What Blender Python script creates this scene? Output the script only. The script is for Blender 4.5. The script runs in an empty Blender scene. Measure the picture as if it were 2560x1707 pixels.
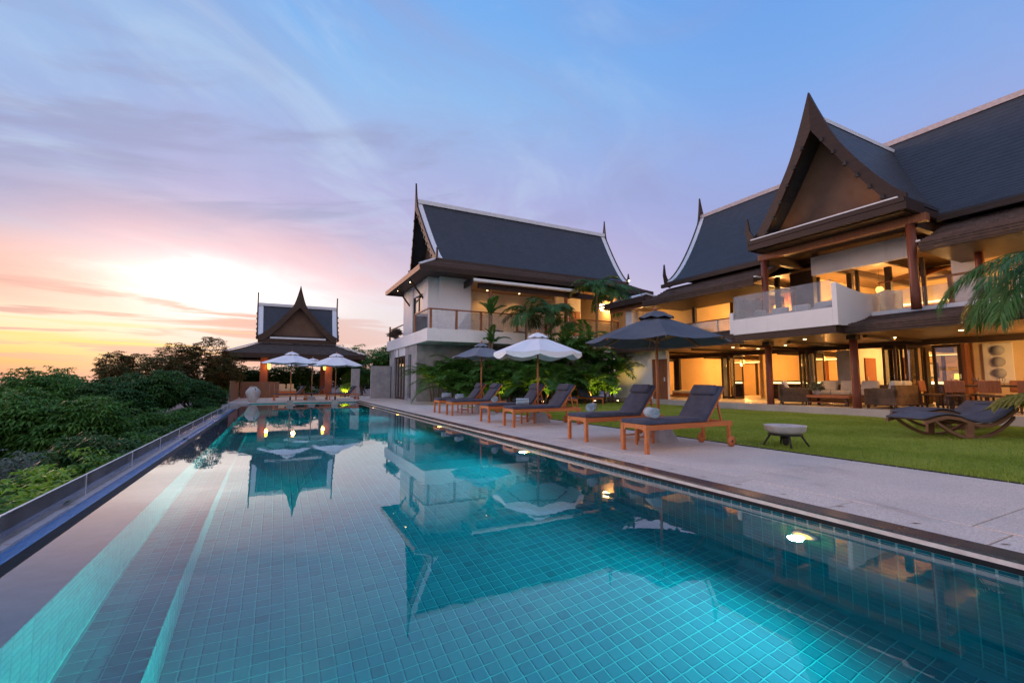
import bpy, bmesh, math, random
import numpy as np
from mathutils import Vector, Matrix
R = math.radians
SC = bpy.context.scene
COL = SC.collection

# ------------------------------------------------------------------ camera
cam_d = bpy.data.cameras.new('camera')
cam = bpy.data.objects.new('camera', cam_d); COL.objects.link(cam)
cam_d.sensor_width = 36.0
cam_d.lens = 36.0 * 1138.0 / 2560.0
cam_d.clip_start = 0.05; cam_d.clip_end = 60000
CAM_H = 1.15; CAM_YAW = 27.3; CAM_PITCH = 5.0
cam.location = (0, 0, CAM_H)
cam.rotation_euler = (R(90 + CAM_PITCH), 0, -R(CAM_YAW))
SC.camera = cam

# ------------------------------------------------------------------ render / view settings
SC.render.engine = 'CYCLES'
SC.view_settings.view_transform = 'Standard'
SC.view_settings.look = 'None'
SC.view_settings.exposure = 0.55
SC.view_settings.gamma = 1.0
SC.view_settings.use_curve_mapping = False
cy = SC.cycles
cy.use_denoising = True
cy.max_bounces = 8; cy.diffuse_bounces = 3; cy.glossy_bounces = 4
cy.use_adaptive_sampling = True; cy.adaptive_threshold = 0.02; cy.caustics_reflective = False
cy.transmission_bounces = 8; cy.transparent_max_bounces = 16
cy.sample_clamp_indirect = 5.0; cy.sample_clamp_direct = 0.0
cy.use_light_tree = True
cy.blur_glossy = 0.5

# ------------------------------------------------------------------ world: sunset sky
W = bpy.data.worlds.new('World'); SC.world = W; W.use_nodes = True
SUN_AZ = -10.0      # degrees from +Y, negative towards -X
SUN_EL = 8.0
nt = W.node_tree; nt.nodes.clear()
class NT:
    def __init__(s, t): s.t = t
    def new(s, ty, **k):
        n = s.t.nodes.new(ty)
        for a, b in k.items(): setattr(n, a, b)
        return n
    def put(s, sock, v):
        if isinstance(v, bpy.types.NodeSocket): s.t.links.new(v, sock)
        elif isinstance(v, (tuple, list)) and sock.type == 'RGBA' and len(v) == 3: sock.default_value = (*v, 1)
        else: sock.default_value = v
    def m(s, op, a, b=0.0, c=0.0, clamp=False):
        n = s.new('ShaderNodeMath', operation=op); n.use_clamp = clamp
        s.put(n.inputs[0], a); s.put(n.inputs[1], b); s.put(n.inputs[2], c)
        return n.outputs[0]
    def mix(s, f, a, b, mode='MIX'):
        n = s.new('ShaderNodeMix', data_type='RGBA', blend_type=mode)
        s.put(n.inputs[0], f); s.put(n.inputs[6], a); s.put(n.inputs[7], b)
        return n.outputs[2]
    def ramp(s, f, stops, interp='LINEAR'):
        n = s.new('ShaderNodeValToRGB'); r = n.color_ramp; r.interpolation = interp
        while len(r.elements) > 1: r.elements.remove(r.elements[-1])
        r.elements[0].position = stops[0][0]; r.elements[0].color = (*stops[0][1], 1)
        for p, c in stops[1:]:
            e = r.elements.new(p); e.color = (*c, 1)
        s.put(n.inputs[0], f); return n.outputs[0]
    def mr(s, v, a, b, c=0.0, d=1.0, smooth=True):
        n = s.new('ShaderNodeMapRange'); n.interpolation_type = 'SMOOTHSTEP' if smooth else 'LINEAR'
        s.put(n.inputs[0], v)
        for i, x in enumerate((a, b, c, d)): n.inputs[1 + i].default_value = x
        return n.outputs[0]
    def noise(s, vec, scale=1.0, detail=4.0, rough=0.5, dist=0.0):
        n = s.new('ShaderNodeTexNoise')
        if vec is not None: s.put(n.inputs['Vector'], vec)
        n.inputs['Scale'].default_value = scale; n.inputs['Detail'].default_value = detail
        n.inputs['Roughness'].default_value = rough; n.inputs['Distortion'].default_value = dist
        return n.outputs[0]
    def comb(s, x, y, z):
        n = s.new('ShaderNodeCombineXYZ'); s.put(n.inputs[0], x); s.put(n.inputs[1], y); s.put(n.inputs[2], z)
        return n.outputs[0]
    def sep(s, v):
        n = s.new('ShaderNodeSeparateXYZ'); s.put(n.inputs[0], v); return n.outputs
g = NT(nt)
dvec = g.new('ShaderNodeTexCoord').outputs['Generated']
dx, dy, dz = g.sep(dvec)
zc = g.m('MAXIMUM', dz, 0.0)
hor = g.m('SQRT', g.m('SUBTRACT', 1.0001, g.m('MULTIPLY', dz, dz)))
def azdot(az): return g.m('DIVIDE', g.m('ADD', g.m('MULTIPLY', dx, math.sin(R(az))), g.m('MULTIPLY', dy, math.cos(R(az)))), hor)
sd = azdot(SUN_AZ)
fs = g.mr(sd, 0.35, 0.97)
away = g.ramp(zc, [(0, (.62, .48, .64)), (.10, (.56, .47, .72)), (.29, (.40, .43, .76)), (.42, (.31, .45, .86)), (.52, (.22, .43, .88)), (.66, (.145, .38, .88)), (1, (.24, .42, .86))])
toward = g.ramp(zc, [(0, (.80, .36, .30)), (.012, (.90, .40, .26)), (.03, (.96, .48, .19)), (.05, (1, .66, .22)), (.075, (1, .78, .42)), (.10, (1, .80, .60)), (.15, (.95, .60, .48)), (.20, (.76, .50, .56)), (.26, (.44, .41, .64)), (.34, (.37, .44, .73)), (.43, (.36, .52, .85)), (.54, (.32, .56, .92)), (.66, (.20, .47, .94)), (1, (.24, .42, .86))])
near = g.ramp(zc, [(0, (.74, .46, .46)), (.04, (.82, .54, .50)), (.08, (.88, .68, .66)), (.125, (.86, .77, .80)), (.18, (.82, .74, .84)), (.225, (.72, .62, .80)), (.275, (.64, .54, .76)), (.34, (.50, .47, .76)), (.44, (.42, .50, .81)), (.54, (.31, .55, .92)), (.66, (.20, .47, .94)), (1, (.24, .42, .86))])
back = g.ramp(zc, [(0, (.70, .60, .72)), (.12, (1.12, .95, 1.02)), (.35, (1.12, .98, 1.06)), (.7, (.72, .72, .92)), (1, (.24, .42, .86))])  # unseen sky behind the camera, brightened to light walls and deck
sky = g.mix(fs, away, near)
sky = g.mix(g.mr(azdot(-27), .945, .998), sky, toward)
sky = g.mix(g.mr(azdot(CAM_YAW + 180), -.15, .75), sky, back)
# soft glow where the sun went down
azg = g.m('SUBTRACT', g.m('ARCTAN2', dx, dy), R(-6.5))
def oval(wa, wz, z0=.195):
    q = g.m('ADD', g.m('POWER', g.m('DIVIDE', g.m('ABSOLUTE', azg), wa), 2.0), g.m('POWER', g.m('DIVIDE', g.m('ABSOLUTE', g.m('SUBTRACT', dz, z0)), wz), 2.0))
    return g.m('EXPONENT', g.m('MULTIPLY', q, -1.0))
sky = g.mix(g.m('MULTIPLY', oval(.34, .10), 0.42), sky, (1.0, .93, .90))
# high cloud sheets, projected on a flat layer so that they foreshorten to the horizon
iz = g.m('DIVIDE', 1.0, g.m('ADD', zc, 0.16))
ca, sa = math.cos(R(24)), math.sin(R(24))
pu = g.m('MULTIPLY', g.m('ADD', g.m('MULTIPLY', dx, ca), g.m('MULTIPLY', dy, sa)), iz)
pv = g.m('MULTIPLY', g.m('SUBTRACT', g.m('MULTIPLY', dy, ca), g.m('MULTIPLY', dx, sa)), iz)
n1 = g.noise(g.comb(g.m('MULTIPLY', pu, .62), g.m('MULTIPLY', pv, .95), 0.0), 1.25, 6, .56, .8)
n2 = g.noise(g.comb(g.m('ADD', g.m('MULTIPLY', pu, .7), 5.2), g.m('ADD', g.m('MULTIPLY', pv, 1.1), 7.3), 0.0), 1.9, 6, .58, 1.0)
n3 = g.noise(g.comb(g.m('ADD', pu, 3.1), g.m('ADD', pv, 1.7), 2.0), .9, 5, .55, .4)
azc = g.m('ARCTAN2', dx, dy)
tilt = g.m('SUBTRACT', dz, g.m('MULTIPLY', azc, .14))
n4 = g.noise(g.comb(g.m('MULTIPLY', azc, 2.1), g.m('MULTIPLY', tilt, 15.0), 4.4), 1.0, 5, .55, .5)
fade = g.mr(zc, 0.16, 0.32)
c1 = g.m('MULTIPLY', g.mr(n1, .40, .66), g.m('MULTIPLY', fade, g.mr(sd, .1, .9, .34, .85)))
sky = g.mix(g.m('MULTIPLY', c1, .70), sky, (.36, .38, .64))
c2 = g.m('MULTIPLY', g.mr(n2, .48, .70), g.m('MULTIPLY', fade, g.mr(sd, .35, .95, .05, .9)))
sky = g.mix(g.m('MULTIPLY', c2, .48), sky, (.58, .72, .92))
c4 = g.m('MULTIPLY', g.mr(n4, .52, .68), g.m('MULTIPLY', g.m('MULTIPLY', g.mr(zc, .24, .32), g.mr(zc, .56, .44)), g.mr(sd, .55, .97)))
sky = g.mix(g.m('MULTIPLY', c4, .60), sky, (.34, .36, .58))
# pink under-lit cloud above the glow
pk = g.m('MULTIPLY', g.m('MULTIPLY', g.mr(zc, .15, .21), g.mr(zc, .33, .24)), g.m('MULTIPLY', g.mr(n3, .40, .60), g.mr(azdot(-3), .93, .995)))
sky = g.mix(g.m('MULTIPLY', pk, .55), sky, (.92, .50, .55))
pk2 = g.m('MULTIPLY', g.m('MULTIPLY', g.mr(zc, .10, .14), g.mr(zc, .24, .17)), g.m('MULTIPLY', g.mr(azdot(-24), .965, .999), g.mr(n1, .3, .6, .45, 1.0)))
sky = g.mix(g.m('MULTIPLY', pk2, .80), sky, (.95, .47, .40))
# the sun has just gone: bright core behind thin cloud
sky = g.mix(g.m('MULTIPLY', oval(.17, .045, .18), g.mr(n2, .30, .62, 1.0, .45)), sky, (1.25, 1.10, 1.0), 'ADD')
# bars of cloud near the horizon, mauve and orange
bars = g.noise(g.comb(g.m('MULTIPLY', azc, 2.4), g.m('MULTIPLY', dz, 34.0), 1.3), 1.0, 5, .6, .5)
bf = g.m('MULTIPLY', g.mr(bars, .50, .60), g.m('MULTIPLY', g.mr(zc, .015, .035), g.mr(zc, .19, .12)))
sky = g.mix(g.m('MULTIPLY', bf, g.mr(azdot(-22), .78, .97, .22, .92)), sky, (.74, .40, .38))
bars2 = g.noise(g.comb(g.m('MULTIPLY', azc, 1.7), g.m('MULTIPLY', dz, 52.0), 8.1), 1.0, 3, .5, .4)
bf2 = g.m('MULTIPLY', g.mr(bars2, .54, .64), g.m('MULTIPLY', g.mr(zc, .02, .04), g.mr(zc, .12, .08)))
sky = g.mix(g.m('MULTIPLY', bf2, g.mr(azdot(-22), .85, .98, 0, .85)), sky, (1.15, .70, .22))
# physical sky at dusk adds the last part
st = g.new('ShaderNodeTexSky', sky_type='NISHITA'); st.sun_disc = False
st.sun_elevation = R(SUN_EL); st.sun_rotation = R(SUN_AZ); st.altitude = 60; st.dust_density = 2.0
nis = g.mix(1.0, st.outputs[0], (.005, .005, .005), 'MULTIPLY')
sky = g.mix(1.0, sky, nis, 'ADD')
# below the horizon: dim sea colour
sky = g.mix(g.mr(dz, -0.02, 0.0), (.22, .20, .27), sky)
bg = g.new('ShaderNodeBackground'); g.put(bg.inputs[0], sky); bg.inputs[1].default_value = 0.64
wo = g.new('ShaderNodeOutputWorld'); nt.links.new(bg.outputs[0], wo.inputs[0])
W.cycles.sampling_method = 'AUTOMATIC'

# ------------------------------------------------------------------ sun (last low warm light)
sl = bpy.data.lights.new('sun', 'SUN'); sl.energy = 1.3; sl.angle = R(24); sl.color = (1.0, .60, .44)
so = bpy.data.objects.new('sun', sl); COL.objects.link(so)
sv = Vector((math.sin(R(SUN_AZ - 24)) * math.cos(R(SUN_EL)), math.cos(R(SUN_AZ - 24)) * math.cos(R(SUN_EL)), math.sin(R(SUN_EL))))
so.rotation_euler = sv.to_track_quat('Z', 'Y').to_euler()
so.location = (-20, 60, 20)

# ------------------------------------------------------------------ materials
MATS = {}
def mat_base(name):
    m = bpy.data.materials.new(name); m.use_nodes = True; t = m.node_tree; t.nodes.clear()
    G = NT(t); out = G.new('ShaderNodeOutputMaterial'); b = G.new('ShaderNodeBsdfPrincipled')
    t.links.new(b.outputs[0], out.inputs[0]); MATS[name] = m
    return m, G, b, out
def bump(G, b, h, strength=.3, dist=.01):
    n = G.new('ShaderNodeBump'); n.inputs['Strength'].default_value = strength; n.inputs['Distance'].default_value = dist
    G.put(n.inputs['Height'], h); G.put(b.inputs['Normal'], n.outputs[0]); return n
def pos(G, kind='pos'):
    if kind == 'obj': return G.new('ShaderNodeTexCoord').outputs['Object']
    return G.new('ShaderNodeNewGeometry').outputs['Position']
def scl(G, v, s):
    n = G.new('ShaderNodeVectorMath', operation='MULTIPLY'); G.put(n.inputs[0], v); n.inputs[1].default_value = s; return n.outputs[0]
def m_noise(name, c1, c2, scale=3.0, rough=.7, bstr=.2, bdist=.004, bscale=40, detail=5, stretch=(1, 1, 1), spec=.22, kind='pos', metallic=0.0, sheen=0.0):
    m, G, b, o = mat_base(name); p = scl(G, pos(G, kind), stretch)
    n = G.noise(p, scale, detail, .6)
    G.put(b.inputs['Base Color'], G.mix(G.mr(n, .3, .7), c1, c2))
    b.inputs['Roughness'].default_value = rough; b.inputs['Specular IOR Level'].default_value = spec
    b.inputs['Metallic'].default_value = metallic
    if sheen: b.inputs['Sheen Weight'].default_value = sheen
    if bstr: bump(G, b, G.noise(p, bscale, 4, .6), bstr, bdist)
    return m
def m_wood(name, c1, c2, axis=0, rough=.45, scale=1.0, kind='obj'):
    m, G, b, o = mat_base(name)
    st = [14.0 * scale] * 3; st[axis] = 1.0 * scale
    p = scl(G, pos(G, kind), st)
    n = G.noise(p, 1.6, 6, .62, .4)
    n2 = G.noise(p, 6.0, 3, .5)
    G.put(b.inputs['Base Color'], G.mix(G.mr(G.m('ADD', G.m('MULTIPLY', n, .8), G.m('MULTIPLY', n2, .2)), .32, .68), c1, c2))
    if kind == 'obj':
        rn = G.new('ShaderNodeObjectInfo').outputs['Random']; src = b.inputs['Base Color'].links[0].from_socket
        G.put(b.inputs['Base Color'], G.mix(G.mr(rn, 0, 1, 0, .38, False), src, tuple(.55 * x + .02 for x in c1)))
    G.put(b.inputs['Roughness'], G.mr(n2, .2, .8, rough - .08, rough + .12))
    b.inputs['Specular IOR Level'].default_value = .25
    bump(G, b, n, .18, .003)
    return m
def m_emit(name, col, strength):
    m = bpy.data.materials.new(name); m.use_nodes = True; t = m.node_tree; t.nodes.clear(); G = NT(t)
    o = G.new('ShaderNodeOutputMaterial'); e = G.new('ShaderNodeEmission'); e.inputs[0].default_value = (*col, 1); e.inputs[1].default_value = strength
    t.links.new(e.outputs[0], o.inputs[0]); MATS[name] = m; return m
def m_leaf(name, c1, c2, rough=.6, trans=.35, scale=1.2):
    m, G, b, o = mat_base(name); t = m.node_tree
    p = pos(G); n = G.noise(p, scale, 3, .6); w = G.noise(p, 9.0, 2, .5)
    c = G.mix(G.mr(G.m('ADD', G.m('MULTIPLY', n, .6), G.m('MULTIPLY', w, .4)), .34, .66), c1, c2)
    G.put(b.inputs['Base Color'], c); b.inputs['Roughness'].default_value = rough; b.inputs['Specular IOR Level'].default_value = .12
    tr = G.new('ShaderNodeBsdfTranslucent'); G.put(tr.inputs[0], G.mix(1.0, c, (1.0, 1.15, .5), 'MULTIPLY'))
    mx = G.new('ShaderNodeMixShader'); mx.inputs[0].default_value = trans
    t.links.new(b.outputs[0], mx.inputs[1]); t.links.new(tr.outputs[0], mx.inputs[2]); t.links.new(mx.outputs[0], o.inputs[0])
    return m
def m_glass(name, tint=(.9, .95, .95), refl=.35, rough=0.02, haze=0.0):
    m = bpy.data.materials.new(name); m.use_nodes = True; t = m.node_tree; t.nodes.clear(); G = NT(t)
    o = G.new('ShaderNodeOutputMaterial'); tr = G.new('ShaderNodeBsdfTransparent'); tr.inputs[0].default_value = (*tint, 1)
    gs = G.new('ShaderNodeBsdfGlossy'); gs.inputs['Roughness'].default_value = rough
    lw = G.new('ShaderNodeFresnel'); lw.inputs[0].default_value = 1.5
    f = G.m('MULTIPLY', lw.outputs[0], 1.0 + refl * 2, clamp=True)
    mx = G.new('ShaderNodeMixShader'); G.put(mx.inputs[0], f); t.links.new(tr.outputs[0], mx.inputs[1]); t.links.new(gs.outputs[0], mx.inputs[2])
    last = mx.outputs[0]
    if haze:
        df = G.new('ShaderNodeBsdfDiffuse'); df.inputs[0].default_value = (.8, .8, .82, 1)
        m2 = G.new('ShaderNodeMixShader')
        n = G.noise(pos(G), 2.2, 5, .65); G.put(m2.inputs[0], G.mr(n, .25, .75, haze * .4, haze * 1.5))
        t.links.new(last, m2.inputs[1]); t.links.new(df.outputs[0], m2.inputs[2]); last = m2.outputs[0]
    t.links.new(last, o.inputs[0]); MATS[name] = m; return m

def m_plaster():
    m, G, b, o = mat_base('stucco_white'); P = pos(G)
    n = G.noise(P, .8, 4, .6); st = G.noise(scl(G, P, (5, 5, .35)), 1.0, 5, .6); dirt = G.noise(P, 2.5, 5, .65)
    c = G.mix(G.mr(n, .3, .7), (.82, .81, .82), (.88, .87, .87)); c = G.mix(G.m('MULTIPLY', G.mr(st, .50, .72), G.mr(dirt, .35, .7, 0, .30)), c, (.52, .50, .49))
    G.put(b.inputs['Base Color'], c); b.inputs['Roughness'].default_value = .85; bump(G, b, G.noise(P, 60, 4, .6), .12, .003)
m_plaster()
m_noise('stucco_warm', (0.72, 0.66, 0.58), (0.8, 0.74, 0.66), .9, .85, .12, .003, 50)
m_noise('plaster_ochre', (.62, .44, .24), (.70, .52, .30), .7, .8, .1, .003, 40)
m_noise('stone_grey', (0.3, 0.3, 0.32), (0.44, 0.43, 0.44), 2.2, .85, .4, .008, 26)
m_noise('granite_dark', (.045, .042, .045), (.085, .078, .080), 30, .22, .04, .001, 90, spec=.6)
m_noise('edge_stone', (0.58, 0.48, 0.47), (0.72, 0.62, 0.6), 8, .5, .1, .002, 60)
m_noise('terrace_stone', (.46, .41, .36), (.55, .50, .44), 1.6, .42, .1, .002, 30)
m_noise('metal_dark', (.03, .028, .026), (.05, .045, .04), 6, .45, .05, .001, 50)
m_noise('metal_pale', (0.74, 0.75, 0.78), (0.82, 0.83, 0.86), 6, .4, .03, .001, 50)
m_noise('ceramic', (0.46, 0.43, 0.43), (0.64, 0.6, 0.6), 3.5, .5, .25, .006, 22, kind='obj')
m_noise('concrete_grey', (.30, .29, .30), (.40, .39, .40), 4, .85, .3, .005, 30)
m_noise('soil', (0.022, 0.026, 0.014), (0.042, 0.045, 0.024), 2, .95, .5, .02, 14)
m_noise('canvas_white', (0.8, 0.81, 0.86), (0.86, 0.87, 0.91), 2, .85, .15, .002, 160, kind='obj')
m_noise('canvas_grey', (0.17, 0.185, 0.22), (0.21, 0.225, 0.26), 2, .85, .15, .002, 160, kind='obj')
m_noise('canvas_slate', (0.085, 0.095, 0.12), (0.115, 0.126, 0.152), 2, .85, .15, .002, 160, kind='obj')
m_noise('fabric_charcoal', (0.052, 0.057, 0.092), (0.082, 0.089, 0.132), 5, .9, .3, .002, 220, kind='obj', sheen=.05)
m_noise('fabric_slate', (0.085, 0.085, 0.108), (0.125, 0.124, 0.15), 5, .9, .3, .002, 220, kind='obj')
m_noise('fabric_pale', (.55, .52, .47), (.66, .63, .58), 4, .9, .25, .003, 120, kind='obj', sheen=.2)
m_noise('fabric_brown', (.10, .065, .045), (.16, .105, .07), 5, .9, .3, .003, 120, kind='obj')
m_noise('towel', (0.28, 0.36, 0.44), (0.42, 0.5, 0.57), 9, .95, .8, .006, 130, kind='obj', sheen=.4)
m_noise('rattan', (.05, .035, .028), (.10, .075, .06), 30, .7, .6, .006, 90, kind='obj')
m_noise('render_brown', (0.145, 0.088, 0.062), (0.185, 0.118, 0.085), 1.5, .8, .15, .004, 30)
m_noise('bark', (.10, .08, .06), (.20, .165, .125), 4, .9, .8, .02, 20, stretch=(1, 1, .35))
m_noise('palm_trunk', (.16, .10, .06), (.26, .18, .11), 5, .85, .6, .015, 12, stretch=(.3, .3, 3))
m_wood('teak', (0.52, 0.145, 0.045), (0.68, 0.23, 0.072), 0, .42)
m_wood('teak_pole', (0.42, 0.135, 0.05), (0.55, 0.2, 0.08), 2, .4)
m_wood('wood_column', (0.19, 0.054, 0.03), (0.29, 0.09, 0.05), 2, .35)
m_wood('wood_dark', (.045, .028, .020), (.085, .052, .036), 0, .5, kind='pos')
m_wood('wood_dark_y', (.045, .028, .020), (.085, .052, .036), 1, .5, kind='pos')
m_wood('wood_fascia', (0.036, 0.022, 0.018), (0.062, 0.037, 0.029), 1, .5, kind='pos')
m_wood('wood_ceiling', (.20, .125, .07), (.29, .185, .105), 1, .38, kind='pos')
m_wood('wood_red', (.24, .09, .045), (.34, .14, .07), 2, .45, kind='pos')
m_wood('wood_fence', (0.2, 0.095, 0.055), (0.29, 0.14, 0.08), 2, .6, kind='pos')
m_wood('rocker_teak', (.20, .095, .05), (.30, .15, .08), 0, .5)

def m_courses(name, c1, c2, pitch, axis_vert=True, rough=.6, bstr=.5, jitter=True):
    # small slates / shakes: courses by height, joints by the horizontal run
    m, G, b, o = mat_base(name); P = pos(G); x, y, z = G.sep(P)
    cz = G.m('DIVIDE', z, pitch); row = G.m('FLOOR', cz); fr = G.m('FRACT', cz)
    run = G.m('ADD', G.m('ADD', x, y), G.m('MULTIPLY', row, .37 * pitch))
    ci = G.m('DIVIDE', run, pitch * 1.1); col = G.m('FLOOR', ci); fc = G.m('FRACT', ci)
    wn = G.new('ShaderNodeTexWhiteNoise', noise_dimensions='2D'); G.put(wn.inputs['Vector'], G.comb(row, col, 0.0))
    n = G.noise(P, .5, 4, .6)
    f = G.m('ADD', G.m('MULTIPLY', wn.outputs['Value'], .55), G.m('MULTIPLY', n, .45))
    wv = G.noise(scl(G, P, (1.2, 1.2, .25)), 1.4, 5, .6); cc = G.mix(f, c1, c2); cc = G.mix(G.mr(wv, .5, .75, 0, .14), cc, tuple(1.35 * x for x in c2)); cc = G.mix(G.mr(wv, .5, .28, 0, .18), cc, tuple(.62 * x for x in c1))
    G.put(b.inputs['Base Color'], cc); b.inputs['Roughness'].default_value = rough; b.inputs['Specular IOR Level'].default_value = .25
    h = G.m('MULTIPLY', G.m('SUBTRACT', 1.0, fr), G.mr(G.m('ABSOLUTE', G.m('SUBTRACT', fc, .5)), .42, .5, 1, .3))
    bump(G, b, h, bstr, .02)
    return m
m_courses('roof_slate', (0.046, 0.05, 0.061), (0.062, 0.067, 0.081), .16, rough=.55, bstr=.45)
m_courses('roof_shake', (0.06, 0.04, 0.032), (0.125, 0.085, 0.068), .085, rough=.75, bstr=.8)
m_courses('roof_shake_grey', (.060, .055, .058), (.11, .10, .105), .10, rough=.7, bstr=.7)

def m_deck():
    m, G, b, o = mat_base('aggregate'); P = pos(G)
    v = G.new('ShaderNodeTexVoronoi'); v.inputs['Scale'].default_value = 95.0; G.put(v.inputs['Vector'], P)
    wn = G.new('ShaderNodeTexWhiteNoise', noise_dimensions='3D'); G.put(wn.inputs['Vector'], v.outputs['Position'])
    n = G.noise(P, 1.3, 5, .6); n2 = G.noise(P, .35, 3, .5)
    c = G.mix(wn.outputs['Value'], (.58, .45, .36), (.90, .75, .63))
    c = G.mix(G.mr(n, .35, .7, 0, .35), c, (.48, .43, .41))
    c = G.mix(G.mr(n2, .4, .7, 0, .25), c, (.68, .62, .59))
    c = G.mix(G.mr(G.new('ShaderNodeObjectInfo').outputs['Random'], 0, 1, 0, .30, False), c, (.42, .34, .29))
    d_ = G.noise(scl(G, P, (1.0, .6, 1)), 1.1, 6, .62, .5); damp = G.mr(d_, .56, .72, 0, .42); c = G.mix(damp, c, (.24, .205, .19))
    G.put(b.inputs['Base Color'], c); G.put(b.inputs['Roughness'], G.mr(d_, .5, .7, .75, .48))
    bump(G, b, v.outputs['Distance'], -.45, .004)
m_deck()

def m_tile():
    m, G, b, o = mat_base('pool_tile'); P = pos(G)
    # each tile its own shade: cell id from the position pushed slightly into the tile
    nn = G.new('ShaderNodeNewGeometry').outputs['Normal']
    q = G.new('ShaderNodeVectorMath', operation='MULTIPLY_ADD'); G.put(q.inputs[0], nn); q.inputs[1].default_value = (-.02, -.02, -.02); G.put(q.inputs[2], P)
    x, y, z = G.sep(q.outputs[0])
    cx = G.m('FLOOR', G.m('DIVIDE', G.m('ADD', x, .63), .11)); cyy = G.m('FLOOR', G.m('DIVIDE', G.m('ADD', y, 1.0), .11)); cz = G.m('FLOOR', G.m('DIVIDE', G.m('ADD', z, 2.3), .11))
    wn = G.new('ShaderNodeTexWhiteNoise', noise_dimensions='3D'); G.put(wn.inputs['Vector'], G.comb(cx, cyy, cz))
    c = G.ramp(wn.outputs['Value'], [(0, (.003, .145, .205)), (.08, (.003, .172, .238)), (.5, (.004, .192, .258)), (.9, (.004, .212, .275)), (1, (.004, .182, .265))])
    n = G.noise(P, 14, 3, .5); c = G.mix(G.mr(n, .3, .7, 0, .22), c, (.005, .23, .275))
    G.put(b.inputs['Base Color'], c); b.inputs['Roughness'].default_value = .5; b.inputs['Specular IOR Level'].default_value = .04
m_tile()
m_noise('pool_grout', (.012, .37, .42), (.016, .45, .49), 9, .8, .1, .002, 60)

def m_water():
    m, G, b, o = mat_base('water'); P = pos(G)
    b.inputs['Base Color'].default_value = (.50, .93, 1.0, 1); b.inputs['Roughness'].default_value = 0.0
    b.inputs['IOR'].default_value = 1.54; b.inputs['Specular IOR Level'].default_value = .9; b.inputs['Transmission Weight'].default_value = 1.0
    n = G.noise(P, 2.3, 3, .5, .3); n2 = G.noise(P, 8.0, 2, .5, .2)
    bump(G, b, G.m('ADD', n, G.m('MULTIPLY', n2, .22)), 1.0, .0006)
m_water()
def m_gutter():
    m, G, b, o = mat_base('gutter_water'); P = pos(G)
    b.inputs['Base Color'].default_value = (.06, .24, .52, 1); b.inputs['Roughness'].default_value = .25; b.inputs['Specular IOR Level'].default_value = .6
    n = G.noise(scl(G, P, (1.5, .6, 1)), 7, 4, .6, .4); bump(G, b, n, .6, .02)
m_gutter()
m_noise('wet_dark', (.008, .010, .014), (.016, .018, .024), 8, .6, .1, .003, 40, spec=.15)
m_noise('weir_tile', (.085, .085, .15), (.12, .12, .19), 6, .05, .0, .001, 60, spec=1.0)
m_noise('sea_water', (0.05, 0.045, 0.065), (0.07, 0.06, 0.08), .02, .6, 0, .5, .3, spec=.1)

m_leaf('leaf_tree', (0.048, 0.135, 0.026), (0.11, 0.235, 0.048), .5, .28)
m_leaf('leaf_tree_dark', (0.026, 0.078, 0.022), (0.062, 0.145, 0.04), .5, .25)
m_leaf('leaf_russet', (.15, .060, .025), (.060, .095, .030), .6, .3, 2.0)
m_leaf('leaf_bright', (0.16, 0.31, 0.04), (0.3, 0.46, 0.07), .5, .35)
m_leaf('leaf_silver', (.09, .12, .10), (.20, .24, .21), .6, .25)
m_leaf('leaf_palm', (0.05, 0.14, 0.03), (0.11, 0.23, 0.048), .42, .30)
m_leaf('leaf_palm_dark', (0.042, 0.125, 0.042), (0.095, 0.205, 0.064), .42, .25)
m_leaf('leaf_dry', (.24, .23, .05), (.38, .33, .10), .5, .4)
m_leaf('grass_blade', (0.25, 0.335, 0.05), (0.4, 0.47, 0.105), .6, .25, .5)
m_leaf('leaf_flower', (.30, .16, .20), (.10, .14, .06), .6, .3, 8)
m_noise('lawn_soil', (0.18, 0.24, 0.042), (0.24, 0.3, 0.06), .6, .95, .5, .02, 30)

m_glass('glass_clear', (.93, .96, .96), .25)
m_glass('glass_rail', (.86, .88, .90), .55, .03, .10)
m_glass('glass_fence', (.93, .94, .95), .30, .05, .11)
m_glass('glass_door', (.70, .70, .68), .9, .01)
WARM = (1.0, .47, .12)
m_emit('lamp_warm', (1.0, .66, .28), 14)
m_emit('lamp_soft', (1.0, .50, .10), 2.4)
m_emit('lamp_cove', (1.0, .66, .24), 5.0)
m_emit('lamp_yellow', (1.0, .72, .10), 2.6)
m_emit('pool_lamp_face', (1.0, .46, .10), 3.2)
m_emit('sideboard_glow', (1.0, .85, .45), 2.4)

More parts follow.
